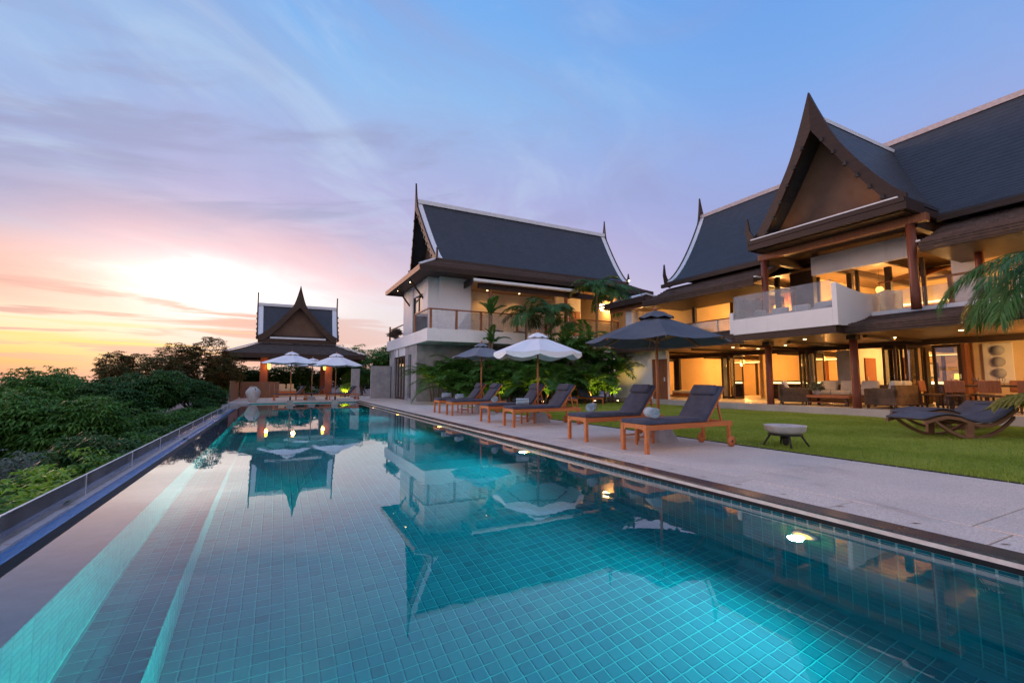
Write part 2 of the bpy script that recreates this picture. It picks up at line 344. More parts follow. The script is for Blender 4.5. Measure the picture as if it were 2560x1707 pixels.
# ------------------------------------------------------------------ mesh helpers
OFF = {}
def link(name, me, mat, parent=None, off=None):
    o = bpy.data.objects.new(name, me)
    if mat is not None and (len(me.materials) == 0): me.materials.append(MATS[mat] if isinstance(mat, str) else mat)
    COL.objects.link(o)
    if parent is not None: o.parent = parent
    return o
def woff(o):
    v = Vector((0, 0, 0))
    while o is not None:
        v += o.location; o = o.parent
    return v
class MB:
    """collects shapes (in world coordinates, or local ones when local=True) and links them as one mesh"""
    def __init__(s): s.v = []; s.f = []; s.sm = []
    def add(s, vs, fs, smooth=False):
        k = len(s.v); s.v += [tuple(p) for p in vs]; s.f += [tuple(i + k for i in f) for f in fs]; s.sm += [smooth] * len(fs); return s
    def box(s, x0, x1, y0, y1, z0, z1):
        return s.add([(x0, y0, z0), (x1, y0, z0), (x1, y1, z0), (x0, y1, z0), (x0, y0, z1), (x1, y0, z1), (x1, y1, z1), (x0, y1, z1)],
                     [(0, 3, 2, 1), (4, 5, 6, 7), (0, 1, 5, 4), (1, 2, 6, 5), (2, 3, 7, 6), (3, 0, 4, 7)])
    def rbox(s, size, M=Matrix(), bev=.02, seg=2, smooth=True):
        bm = bmesh.new(); bmesh.ops.create_cube(bm, size=1)
        for v in bm.verts: v.co = Vector((v.co.x * size[0], v.co.y * size[1], v.co.z * size[2]))
        if bev: bmesh.ops.bevel(bm, geom=list(bm.edges) + list(bm.verts), offset=bev, segments=seg, profile=.6, affect='EDGES')
        bm.verts.index_update()
        s.add([M @ v.co for v in bm.verts], [[v.index for v in f.verts] for f in bm.faces], smooth); bm.free(); return s
    def bar(s, a, b, w, h=None, up=(0, 0, 1)):
        h = h or w; a = Vector(a); b = Vector(b); d = (b - a); L = d.length; d.normalize()
        u = Vector(up)
        if abs(d.dot(u)) > .98: u = Vector((0, 1, 0))
        sx = d.cross(u).normalized(); sy = sx.cross(d).normalized(); vs = []
        for p in (a, b):
            for i, j in ((-1, -1), (1, -1), (1, 1), (-1, 1)): vs.append(p + sx * (i * w / 2) + sy * (j * h / 2))
        return s.add(vs, [(0, 1, 2, 3), (7, 6, 5, 4), (0, 4, 5, 1), (1, 5, 6, 2), (2, 6, 7, 3), (3, 7, 4, 0)])
    def tube(s, pts, rad, n=8, cap=True, smooth=True):
        pts = [Vector(p) for p in pts]; rad = rad if hasattr(rad, '__len__') else [rad] * len(pts); vs = []; fs = []
        pr = None
        for i, p in enumerate(pts):
            d = (pts[min(i + 1, len(pts) - 1)] - pts[max(i - 1, 0)]).normalized()
            if pr is None:
                pr = d.orthogonal().normalized()
            pr = (pr - d * pr.dot(d)).normalized(); q = d.cross(pr)
            for k in range(n):
                a = 2 * math.pi * k / n; vs.append(p + (pr * math.cos(a) + q * math.sin(a)) * rad[i])
        for i in range(len(pts) - 1):
            for k in range(n): fs.append((i * n + k, i * n + (k + 1) % n, (i + 1) * n + (k + 1) % n, (i + 1) * n + k))
        if cap: fs += [tuple(range(n - 1, -1, -1)), tuple((len(pts) - 1) * n + k for k in range(n))]
        return s.add(vs, fs, smooth)
    def lathe(s, c, prof, n=20, smooth=True, cap=True):
        c = Vector(c); vs = []; fs = []
        for r, z in prof:
            for k in range(n):
                a = 2 * math.pi * k / n; vs.append(c + Vector((r * math.cos(a), r * math.sin(a), z)))
        for i in range(len(prof) - 1):
            for k in range(n): fs.append((i * n + k, i * n + (k + 1) % n, (i + 1) * n + (k + 1) % n, (i + 1) * n + k))
        if cap: fs += [tuple(range(n - 1, -1, -1)), tuple((len(prof) - 1) * n + k for k in range(n))]
        return s.add(vs, fs, smooth)
    def prism(s, poly, fn, t0, t1):
        """poly (a, b) outline extruded from t0 to t1; fn(a, b, t) -> world"""
        n = len(poly); vs = [fn(a, b, t0) for a, b in poly] + [fn(a, b, t1) for a, b in poly]
        return s.add(vs, [tuple(range(n - 1, -1, -1)), tuple(range(n, 2 * n))] + [(i, (i + 1) % n, n + (i + 1) % n, n + i) for i in range(n)])
    def strip(s, rows, thick=None, smooth=False):
        """rows of equal length -> a sheet; thick adds a second skin below (z)"""
        m = len(rows); n = len(rows[0]); top = [Vector(p) for r in rows for p in r]
        fs = [(i * n + j, i * n + j + 1, (i + 1) * n + j + 1, (i + 1) * n + j) for i in range(m - 1) for j in range(n - 1)]
        if not thick: return s.add(top, fs, smooth)
        bot = [p - Vector((0, 0, thick)) for p in top]; k = m * n
        fs2 = list(fs) + [tuple(k + a for a in reversed(f)) for f in fs]
        edge = [(0, j) for j in range(n)] + [(i, n - 1) for i in range(1, m)] + [(m - 1, j) for j in range(n - 2, -1, -1)] + [(i, 0) for i in range(m - 2, 0, -1)]
        idx = [i * n + j for i, j in edge]
        for a in range(len(idx)):
            p, q = idx[a], idx[(a + 1) % len(idx)]; fs2.append((q, p, k + p, k + q))
        return s.add(top + bot, fs2, smooth)
    def mesh(s, name, off=(0, 0, 0)):
        me = bpy.data.meshes.new(name); ox, oy, oz = off
        me.from_pydata([(x - ox, y - oy, z - oz) for x, y, z in s.v], [], s.f)
        if any(s.sm): me.polygons.foreach_set('use_smooth', s.sm)
        me.update(); return me
    def build(s, name, mat, parent=None, local=False, **props):
        off = (0, 0, 0) if (local or parent is None) else woff(parent)
        o = link(name, s.mesh(name, off), mat, parent)
        for k, v in props.items(): o[k] = v
        return o
def fixn(o):
    bm = bmesh.new(); bm.from_mesh(o.data); bmesh.ops.recalc_face_normals(bm, faces=bm.faces); bm.to_mesh(o.data); bm.free(); return o
def thing(name, label, cat, loc=(0, 0, 0), rz=0.0, group=None):
    o = bpy.data.objects.new(name, None); COL.objects.link(o); o.location = loc; o.rotation_euler.z = rz
    o.empty_display_size = .2; o['label'] = label; o['category'] = cat
    if group: o['group'] = group
    return o
def tag(o, label, cat, group=None):
    o['label'] = label; o['category'] = cat
    if group: o['group'] = group
    return o
def copy_tree(o, parent=None):
    c = o.copy(); COL.objects.link(c); c.parent = parent
    for ch in list(o.children): copy_tree(ch, c)
    return c
def np_mesh(name, V, Q):
    """V (n,3), Q (m,4) arrays"""
    me = bpy.data.meshes.new(name); V = np.asarray(V, np.float32); Q = np.asarray(Q, np.int32)
    me.vertices.add(len(V)); me.vertices.foreach_set('co', V.ravel())
    me.loops.add(Q.size); me.loops.foreach_set('vertex_index', Q.ravel())
    me.polygons.add(len(Q)); me.polygons.foreach_set('loop_start', np.arange(0, Q.size, Q.shape[1], dtype=np.int32))
    me.polygons.foreach_set('loop_total', np.full(len(Q), Q.shape[1], np.int32))
    me.update(calc_edges=True); me.shade_flat(); return me
def point_light(name, loc, energy, col=WARM, r=.06, parent=None):
    l = bpy.data.lights.new(name, 'POINT'); l.energy = energy; l.color = col; l.shadow_soft_size = r
    o = bpy.data.objects.new(name, l); COL.objects.link(o)
    if parent is not None: o.parent = parent; o.location = Vector(loc) - woff(parent)
    else: o.location = loc
    return o
def spot_light(name, loc, target, energy, col=WARM, size=90, blend=.6, r=.04, parent=None):
    l = bpy.data.lights.new(name, 'SPOT'); l.energy = energy; l.color = col; l.shadow_soft_size = r; l.spot_size = R(size); l.spot_blend = blend
    o = bpy.data.objects.new(name, l); COL.objects.link(o)
    d = Vector(target) - Vector(loc); o.rotation_euler = d.to_track_quat('-Z', 'Y').to_euler()
    if parent is not None: o.parent = parent; o.location = Vector(loc) - woff(parent)
    else: o.location = loc
    return o
# ================================================================== THE SETTING
random.seed(7); RNG = np.random.default_rng(11)
def structure(o): o['kind'] = 'structure'; return o
XL, XR, YN, YF = -1.09, 4.28, -4.0, 28.5         # pool inside faces
ZW, ZF, ZS = -0.08, -2.30, -1.58                 # water level, floor, step
# ---- hillside terrain and sea
def hill_z(x, y):
    z = -.35
    if x < -2.3: z = -2.2 - (-2.3 - x) * .42
    if y > 47: z -= (y - 47) * .5
    if x > 34: z -= (x - 34) * .2
    if y < -8 and x > -2.3: z = -.35
    return z
xs = [-220, -140, -90, -60, -42, -30, -24, -19, -15, -12, -9.5, -7.5, -6, -4.6, -3.4, -2.32, -2.28, 0, 8, 20, 34, 60, 120]
ys = [-60, -25, -8, 0, 6, 12, 18, 24, 30, 36, 42, 47, 60, 80, 110, 150]
rows = [[(x, y, hill_z(x, y) + (random.uniform(-.3, .3) if x < -3 or y > 48 else 0)) for y in ys] for x in xs]
for r in rows[17:21]:
    pass
b = MB(); b.strip(rows, smooth=True)
# leave a hole where the pool is dug: drop cells under the pool
keep = []
nY = len(ys)
for k, f in enumerate(b.f):
    i, j = divmod(k, nY - 1)
    x0, x1, y0, y1 = xs[i], xs[i + 1], ys[j], ys[j + 1]
    if x0 >= -2.29 and x1 <= 8.01 and y0 >= -8 and y1 <= 30: continue
    keep.append(f)
b.f = keep; b.sm = [True] * len(keep)
structure(fixn(b.build('hillside', 'soil')))
b = MB(); n = 48; sea = [(0, 0, -75)] + [(26000 * math.cos(2 * math.pi * k / n), 26000 * math.sin(2 * math.pi * k / n), -75) for k in range(n)]
b.add(sea, [(0, k + 1, (k + 1) % n + 1) for k in range(n)]); structure(b.build('sea', 'sea_water'))

# ---- pool basin (grout bed) with its tiles
b = MB()
def quad(p, q, r, s): b.add([p, q, r, s], [(0, 1, 2, 3)])
quad((-.63, YN, ZF), (XR, YN, ZF), (XR, YF, ZF), (-.63, YF, ZF))
quad((XR, YN, ZF), (XR, YN, -.052), (XR, YF, -.052), (XR, YF, ZF))
quad((-.63, YN, ZF), (-.63, YF, ZF), (-.63, YF, ZS), (-.63, YN, ZS))
quad((XL, YN, ZS), (-.63, YN, ZS), (-.63, YF, ZS), (XL, YF, ZS))
quad((XL, YN, ZS), (XL, YF, ZS), (XL, YF, -.10), (XL, YN, -.10))
quad((-1.8, YF, ZF), (XR, YF, ZF), (XR, YF, -.04), (-1.8, YF, -.04))
quad((XR, YN, ZF), (-1.8, YN, ZF), (-1.8, YN, -.04), (XR, YN, -.04))
basin = structure(b.build('pool_basin', 'pool_grout'))
b = MB(); b.box(-1.49, XL, YN, YF, -.95, -.098)
weir = b.build('overflow_weir', 'weir_tile', basin)
b = MB(); b.box(XR - .005, XR + .02, YN, YF, -.099, -.0445); b.build('waterline_band', 'wet_dark', basin)
b = MB(); b.prism([(4.205, ZF + .004), (XR - .001, ZF + .004), (XR - .001, ZF + .075)], lambda a, q, t: (a, t, q), YN, YF); fixn(b.build('floor_cove', 'pool_tile', basin))
b = MB(); b.box(.0, 4.27, 26.2, 28.49, -.9, -.36); b.build('shallow_ledge', 'pool_tile', basin)
T = .11; TS = .1025; TH = .006
cells = []     # (centre, normal code)
ny = int((YF - YN) / T)
yc = YN + T * (np.arange(ny) + .5)
# keep the grid on the material's cell grid (origin -0.63 / -1.0 / -2.3)
yc = -1.0 + T * (np.arange(round((YN + 1.0) / T), round((YF + 1.0) / T)) + .5)
for i in range(int((XR + .63) / T)):
    for y in yc: cells.append((-.63 + T * (i + .5), y, ZF, 'z'))
for i in range(4):
    for y in yc: cells.append((-.63 - T * (i + .5), y, ZS, 'z'))
for k in range(20):
    zz = ZF + T * (k + .5)
    for y in yc: cells.append((XR, y, zz, '-x'))
    if ZS + .02 < zz < -.12:
        for y in yc: cells.append((XL, y, zz, 'x'))
    if zz < ZS:
        for y in yc: cells.append((-.63, y, zz, 'x'))
    for i in range(int((XR + .63) / T)): cells.append((-.63 + T * (i + .5), YF, zz, '-y'))
P = np.array([c[:3] for c in cells]); code = np.array([c[3] for c in cells])
# which ones show largest in the picture (flat water taken into account by lifting the depth to 3/4)
pr, pp, py_ = R(CAM_YAW), R(CAM_PITCH), None
fwv = np.array([math.sin(pr) * math.cos(pp), math.cos(pr) * math.cos(pp), math.sin(pp)]); rtv = np.array([math.cos(pr), -math.sin(pr), 0]); upv = np.cross(rtv, fwv)
Q = P.copy(); Q[:, 2] = ZW + (Q[:, 2] - ZW) * .72
D = Q - np.array([0, 0, CAM_H]); wv = D @ fwv; wv = np.where(wv < .2, 1e9, wv)
u = D @ rtv / wv * 1138; v = D @ upv / wv * 1138
nm = np.array([{'z': (0, 0, 1), '-x': (-1, 0, 0), 'x': (1, 0, 0), '-y': (0, -1, 0)}[c] for c in code], float)
dist = np.linalg.norm(D, axis=1); cosv = np.abs((D * nm).sum(1)) / dist
size = cosv / dist ** 2
size[(np.abs(u) > 1290) | (np.abs(v) > 860)] = 0
best = set(np.argsort(-size)[:300].tolist())
def tile_geo(c):
    h = TS / 2; e = h - .006
    base = [(-h, -h, 0), (h, -h, 0), (h, h, 0), (-h, h, 0), (-e, -e, TH), (e, -e, TH), (e, e, TH), (-e, e, TH)]
    f = [(4, 5, 6, 7), (0, 1, 5, 4), (1, 2, 6, 5), (2, 3, 7, 6), (3, 0, 4, 7)]
    if c == 'z': M = np.eye(3)
    elif c == '-x': M = np.array([[0, 0, -1], [0, 1, 0], [1, 0, 0]], float)
    elif c == 'x': M = np.array([[0, 0, 1], [0, 1, 0], [-1, 0, 0]], float)
    else: M = np.array([[1, 0, 0], [0, 0, -1], [0, 1, 0]], float)
    return np.array(base) @ M.T, np.array(f)
geo = {c: tile_geo(c) for c in ('z', '-x', 'x', '-y')}
tm = {}
for c in geo:
    me = np_mesh('tile', *geo[c]); me.materials.append(MATS['pool_tile']); tm[c] = me
VV, QQ, k = [], [], 0
for i in range(len(cells)):
    c = code[i]
    if i in best:
        o = bpy.data.objects.new('tile', tm[c]); COL.objects.link(o); o.parent = basin; o.location = P[i]
    else:
        VV.append(geo[c][0] + P[i]); QQ.append(geo[c][1] + k); k += 8
me = np_mesh('tile_field', np.concatenate(VV), np.concatenate(QQ)); me.materials.append(MATS['pool_tile'])
o = link('tile_field', me, None, basin); o['kind'] = 'stuff'
# ---- water sheet
b = MB(); b.strip([[(x, y, ZW) for y in np.linspace(YN + .002, YF - .002, 2)] for x in (-1.492, XR - .001)])
water = structure(b.build('pool_water', 'water'))
for p in water.data.polygons: pass
fixn(water)
if water.data.polygons[0].normal.z < 0: water.data.flip_normals()
# ---- overflow channel behind the weir
b = MB(); b.box(-1.97, -1.489, YN, 27.4, -.6, -.42); ch = structure(b.build('overflow_channel', 'granite_dark'))
b = MB(); b.add([(-1.97, YN, -.27), (-1.84, YN, -.27), (-1.84, 27.4, -.27), (-1.97, 27.4, -.27)], [(0, 1, 2, 3)]); b.build('channel_water', 'gutter_water', ch)
b = MB(); b.box(-1.84, -1.495, YN, 27.4, -.42, -.266); b.build('channel_dark_strip', 'wet_dark', ch)  # dark colour stands in for the dark reflection on the channel bottom
y = YN
while y < 27.3:
    b = MB(); b.box(-2.12 + random.uniform(-.004, .004), -1.971, y + .004, min(y + 1.2, 27.4) - .004, -.9, -.245 + random.uniform(-.004, .004)); b.build('kerb_stone', 'edge_stone', ch); y += 1.2
b = MB(); b.box(-2.4, -1.2, 27.41, 28.9, -.6, -.03); b.box(-1.75, -1.3, 27.6, 28.3, -.03, -.012); b.build('overflow_platform', 'stone_grey', ch)

# ---- pool coping
b = MB(); b.box(XR - .004, 4.49, YN, YF, -.30, -.053); cop = structure(b.build('pool_coping', 'edge_stone'))
b = MB(); b.box(XR - .012, XR + .03, YN, YF + .01, -.044, -.012); b.build('nosing', 'edge_stone', cop)
y = YN; i = 0
while y < YF:
    L = .98; bb = MB(); bb.box(XR - .010, 4.488, y + .002, min(y + L - .003, YF), -.011, .006); bb.build('coping_stone', 'granite_dark', cop); y += L
b = MB(); b.box(-1.3, XR - .01, YF + .002, YF + .25, -.3, .004); b.build('coping_stone', 'edge_stone', cop)

# ---- deck: slabs with open joints
b = MB(); b.box(4.49, 7.52, YN, 28.5, -.5, -.02)
b.box(-2.4, 9.0, 28.752, 46, -.5, -.02); b.box(7.521, 9.0, 17.6, 28.75, -.5, -.02)
deck = structure(b.build('pool_deck', 'stone_grey'))
def slab(x0, x1, y0, y1, par=deck, z=.0, mat='aggregate', jit=.002, j=.008):
    bb = MB(); dz = random.uniform(-jit, jit)
    bb.rbox((x1 - x0 - 2 * j, y1 - y0 - 2 * j, .03), Matrix.Translation(((x0 + x1) / 2, (y0 + y1) / 2, z - .015 + dz)), .004, 1, False)
    return bb.build('paving_slab', mat, par)
y = -.72 - 1.07 * 3
while y < 28.4: slab(4.492, 5.0, max(y, YN), min(y + 1.07, 28.5)); y += 1.07
y = 1.65 - 2.08 * 3
while y < 28.4: slab(5.0, 7.5, max(y, YN), min(y + 2.08, 28.5)); y += 2.08
for xx in range(6):
    for yy in range(8):
        slab(-2.35 + xx * 1.88, -2.35 + (xx + 1) * 1.88, 28.76 + yy * 2.0, 28.76 + (yy + 1) * 2.0)
for yy in range(5): slab(7.53, 8.9, 17.7 + yy * 2.16, 17.7 + (yy + 1) * 2.16)
b = MB(); b.box(7.501, 7.535, YN, 17.55, -.1, .012); b.build('lawn_edging', 'metal_dark', deck)
# small dark leaf-like marks along the slab border
for k in range(15):
    yy = .42 + k * .5 + random.uniform(-.06, .06); xx = 4.66 + random.uniform(-.03, .03); w_ = random.uniform(.6, 1.0)
    bb = MB(); bb.add([(xx - .045 * w_, yy + .02, .004), (xx, yy - .012 * w_, .004), (xx + .05 * w_, yy - .03, .004), (xx + .012, yy + .008 * w_, .004)], [(0, 1, 2, 3)]); bb.build('deck_mark', 'metal_dark', deck)

# ---- lawn
def lawn_z(x, y): return .0 + .015 * math.sin(x * .9) * math.cos(y * .7) + max(0, min(1, (x - 8) / 8)) * .03
lx = np.linspace(7.54, 16.71, 24); ly = np.linspace(-5, 24, 60)
b = MB(); b.strip([[(x, y, lawn_z(x, y) - .02) for y in ly] for x in lx], smooth=True)
lawn = structure(fixn(b.build('lawn', 'lawn_soil')))
def grass_field(n):
    x = np.where(RNG.random(n) < .03, 7.50 + .09 * RNG.random(n), RNG.uniform(7.53, 16.7, n)); y = 1.0 + (19.5 - 1.0) * RNG.random(n) ** 1.25
    z = np.array([lawn_z(a, c) for a, c in zip(x, y)]) - .02
    a = RNG.uniform(0, 2 * np.pi, n); h = RNG.uniform(.022, .048, n); w = RNG.uniform(.004, .008, n) * (1 + (y / 14))
    lx_, ly_ = np.cos(a), np.sin(a); lean = RNG.uniform(0, .03, n); la = RNG.uniform(0, 2 * np.pi, n)
    p0 = np.stack([x - lx_ * w, y - ly_ * w, z], 1); p1 = np.stack([x + lx_ * w, y + ly_ * w, z], 1)
    pt_ = np.sin(x * 1.7 + np.cos(y * 1.1)) * np.cos(y * 1.9 + x * .6); h = h * (1 + .35 * pt_) * np.where((x < 7.62), RNG.uniform(.6, 1.7, n), 1.0)
    t = np.stack([x + np.cos(la) * lean, y + np.sin(la) * lean, z + h], 1)
    V = np.stack([p0, p1, t], 1).reshape(-1, 3); Q = np.arange(n * 3).reshape(-1, 3)
    return np_mesh('grass', V, Q)
me = grass_field(260000); me.materials.append(MATS['grass_blade']); gr = link('grass', me, None); gr['kind'] = 'stuff'
tag(gr, 'short mown green grass of the lawn beside the pool deck', 'grass')

# ---- planting bed under the hedge, terrace of the big house
b = MB(); b.strip([[(x, y, .02 + .08 * math.sin(x * 1.3) * math.sin(y * 1.1)) for y in np.linspace(18.6, 23.6, 8)] for x in np.linspace(8.9, 16.8, 14)], smooth=True)
structure(fixn(b.build('planting_bed', 'soil')))
b = MB(); b.box(16.72, 28, -6, 24.5, -.5, .275); structure(b.build('terrace', 'terrace_stone'))

# ---- glass fence on the drop side
fence = thing('glass_fence', 'low frameless glass fence along the overflow edge above the hillside', 'fence', (-2.05, 0, -.25))
y = -2.7
while y < 27.2:
    bb = MB(); bb.box(-2.056, -2.044, y + .006, min(y + 2.05, 27.3) - .006, -.30, .0); bb.build('glass_panel', 'glass_fence', fence)
    bb = MB(); bb.box(-2.058, -2.042, y + .008, min(y + 2.05, 27.3) - .008, .0005, .008); bb.build('edge_strip', 'metal_pale', fence)
    bb = MB(); bb.box(-2.062, -2.038, y - .005, y + .005, -.30, .004); bb.build('panel_joint', 'metal_pale', fence)
    y += 2.05

# ---- underwater lamps in the right wall
proto = None
pl_lab = ['bright underwater lamp in the near tiled wall, glowing pale yellow', 'underwater lamp opposite the pair of loungers under the slate umbrella', 'underwater lamp in the pool wall below the white umbrella pair', 'underwater lamp in the pool wall below the farthest loungers', 'smallest underwater lamp near the far end of the pool', 'underwater lamp in the pool wall nearest the camera position']
for i, y in enumerate((2.54, 7.56, 12.58, 17.6, 22.66, -2.48)):
    t = thing('pool_lamp', pl_lab[i], 'lamp', (XR, y, -.72), 0, 'lamps in the pool wall')
    bb = MB(); bb.tube([(XR - .001, y, -.72), (XR - .045, y, -.72)], [.11, .10], 20); bb.build('housing', 'metal_pale', t)
    bb = MB(); bb.tube([(XR - .0455, y, -.72), (XR - .06, y, -.72)], [.07, .058], 20); bb.build('lens', 'pool_lamp_face', t)
    l = spot_light('lamp_light', (XR - .16, y, -.72), (XR - 1.0, y, -.80), 200, (.28, 1.0, .97), 165, .5, .06, t)
    spot_light('lamp_beam', (XR - .09, y, -.72), (XL, y, -.62), 1250, (.58, 1.0, .66), 62, .9, .06, t)
    point_light('lamp_glow', (XR - .11, y, -.72), 5, (1.0, .36, .05), .05, t)
# two more in the unseen near wall and the step, as such pools have
# ================================================================== FOLIAGE HELPERS
def leaf_quads(c, d, up, L, w, droop):
    """arrays: base c, direction d, up normal, length, width -> folded diamonds"""
    s = np.cross(d, up); s /= (np.linalg.norm(s, axis=1, keepdims=True) + 1e-9)
    mid = c + d * (L * .5)[:, None] + up * (L * .05)[:, None]; tip = c + d * L[:, None]; tip[:, 2] -= droop * L
    a = mid + s * (w * .5)[:, None]; bq = mid - s * (w * .5)[:, None]
    V = np.stack([c, a, tip, bq], 1).reshape(-1, 3); Q = np.arange(len(V)).reshape(-1, 4); return V, Q
def crown_mesh(name, rx, ry, rz, clusters, per, L, w, rng, hollow=.55, droop=.35, spread=1.0, lumps=7, flat=.35):
    """leaf clusters gathered in lumps over a crown volume"""
    lump = rng.normal(size=(lumps, 3)); lump /= np.linalg.norm(lump, axis=1, keepdims=True); lump[:, 2] = np.abs(lump[:, 2]) * .9 - .25
    lump *= rng.uniform(.45, .85, (lumps, 1)); lr = rng.uniform(.30, .52, lumps)
    k = rng.integers(0, lumps, clusters); dv = rng.normal(size=(clusters, 3)); dv /= np.linalg.norm(dv, axis=1, keepdims=True)
    c = lump[k] + dv * (lr[k] * rng.uniform(hollow, 1.0, clusters) ** .6)[:, None]
    c = c * np.array([rx, ry, rz])
    n = clusters * per; ci = np.repeat(c, per, 0); out = np.repeat(dv, per, 0)
    a = np.tile(np.linspace(0, 2 * np.pi, per, endpoint=False), clusters) + np.repeat(rng.uniform(0, 6.28, clusters), per)
    d = np.stack([np.cos(a), np.sin(a), rng.uniform(-.45, .15, n) * spread], 1) + out * flat; d /= np.linalg.norm(d, axis=1, keepdims=True)
    up = np.tile([0, 0, 1.0], (n, 1)) + rng.normal(size=(n, 3)) * .25
    LL = L * rng.uniform(.7, 1.25, n); V, Q = leaf_quads(ci + d * (L * .12), d, up, LL, w * LL / L * rng.uniform(.8, 1.2, n), droop * rng.uniform(.3, 1.2, n))
    return np_mesh(name, V, Q), lump * np.array([rx, ry, rz])
def trunk_mb(h, r, lumps, rng, zc):
    b = MB(); bend = rng.uniform(-.25, .25, 2)
    top = Vector((bend[0], bend[1], h)); b.tube([(0, 0, -1.2), (bend[0] * .3, bend[1] * .3, h * .4), top], [r * 1.25, r, r * .7], 8)
    for q in lumps:
        e = Vector((q[0], q[1], zc + q[2])); m = top.lerp(e, .5) + Vector((0, 0, .15)); b.tube([top - Vector((0, 0, .2)), m, e], [r * .5, r * .32, r * .1], 5)
    return b
def tree(name, label, cat, loc, rx, rz, zc, mat, clusters, per, L, w, seed, group=None, hollow=.55, droop=.35, lumps=8, trunk_r=.11, flat=.35):
    rng = np.random.default_rng(seed); t = thing(name, label, cat, loc, 0, group)
    me, lp = crown_mesh('crown', rx, rx, rz, clusters, per, L, w, rng, hollow, droop, 1.0, lumps, flat); me.materials.append(MATS[mat])
    o = link('crown', me, None, t); o.location = (0, 0, zc)
    trunk_mb(max(.3, zc - rz * .55), trunk_r, lp, rng, zc).build('trunk', 'bark', t, local=True)
    return t
def frond_mesh(L, n, lmax, wid, e0, e1, seed, vee=.35, fwd=.75, hang=.25, r0=.018):
    """pinnate palm leaf in the x-z plane, growing along +x; e0/e1 start and end elevation in degrees"""
    rng = np.random.default_rng(seed); S = 14; p = [np.array([0, 0, 0.])]; el = np.radians(np.linspace(e0, e1, S))
    for i in range(S): p.append(p[-1] + np.array([math.cos(el[i]), 0, math.sin(el[i])]) * L / S)
    p = np.array(p); b = MB(); b.tube([tuple(q) for q in p[::2]], list(np.linspace(r0, r0 * .25, len(p[::2]))), 4, True)
    V0 = np.array(b.v); F0 = b.f
    ts = np.linspace(.14, .995, n); idx = ts * S; i0 = np.minimum(idx.astype(int), S - 1); fr = (idx - i0)[:, None]
    pt = p[i0] * (1 - fr) + p[i0 + 1] * fr; tg = p[i0 + 1] - p[i0]; tg /= np.linalg.norm(tg, axis=1, keepdims=True)
    upn = np.stack([-tg[:, 2], np.zeros(n), tg[:, 0]], 1)
    Vs, Qs = [], []; off = 0
    for sgn in (-1, 1):
        side = np.tile([0, float(sgn), 0], (n, 1)); ll = lmax * np.sin(np.pi * (.12 + .80 * ts)) ** .7 * rng.uniform(.85, 1.12, n)
        d = side + tg * (fwd + .8 * ts[:, None] ** 2) + upn * vee + rng.normal(size=(n, 3)) * .07; d /= np.linalg.norm(d, axis=1, keepdims=True)
        s = np.cross(d, upn); s /= np.linalg.norm(s, axis=1, keepdims=True)
        w = wid * rng.uniform(.8, 1.15, n); m = pt + d * (ll * .5)[:, None]; tip = pt + d * ll[:, None]
        m[:, 2] -= ll * hang * .25; tip[:, 2] -= ll * hang * rng.uniform(.7, 1.5, n)
        q = np.stack([pt - s * (w * .25)[:, None], m - s * (w * .5)[:, None], tip, m + s * (w * .5)[:, None]], 1).reshape(-1, 3)
        Vs.append(q)
    A = np.concatenate(Vs); Q = np.arange(len(A)).reshape(-1, 4) + len(V0)
    me = bpy.data.meshes.new('frond'); me.from_pydata(np.concatenate([V0, A]).tolist(), [], [tuple(f) for f in F0] + Q.tolist()); me.update()
    return me
def palm(label, loc, h, fronds, mesh_list, seed, cat='palm', group=None, r=.09, scale=1.0, tilt=(0, 0), name='palm_tree', stems=1, spread=.2, rings=True, az=None, trunk_mat='palm_trunk'):
    rnd = random.Random(seed); t = thing(name, label, cat, loc, 0, group)
    for s in range(stems):
        sx, sy = (rnd.uniform(-spread, spread), rnd.uniform(-spread, spread)) if stems > 1 else (0, 0)
        hh = h * (rnd.uniform(.75, 1.1) if stems > 1 else 1.0); tx, ty = tilt[0] + sx * .8, tilt[1] + sy * .8
        pts = [(sx + tx * (k / 6) ** 1.5, sy + ty * (k / 6) ** 1.5, hh * k / 6) for k in range(7)]
        b = MB(); b.tube(pts, [r * (1.25 - .45 * k / 6) * (1.0 if stems == 1 else .55) for k in range(7)], 9)
        b.build('trunk', trunk_mat, t, local=True)
        top = Vector(pts[-1])
        for k in range(fronds):
            me = mesh_list[rnd.randrange(len(mesh_list))]; o = link('frond', me, None, t); o.location = top - Vector((0, 0, .03))
            a = (2 * math.pi * (k / fronds) + rnd.uniform(-.25, .25)) if az is None else az[k % len(az)] + rnd.uniform(-.06, .06)
            o.rotation_euler = (rnd.uniform(-.2, .2), rnd.uniform(-.28, .30) - (.35 if k % 3 == 0 else 0), a); q = scale * rnd.uniform(.82, 1.12); o.scale = (q, q, q)
    return t

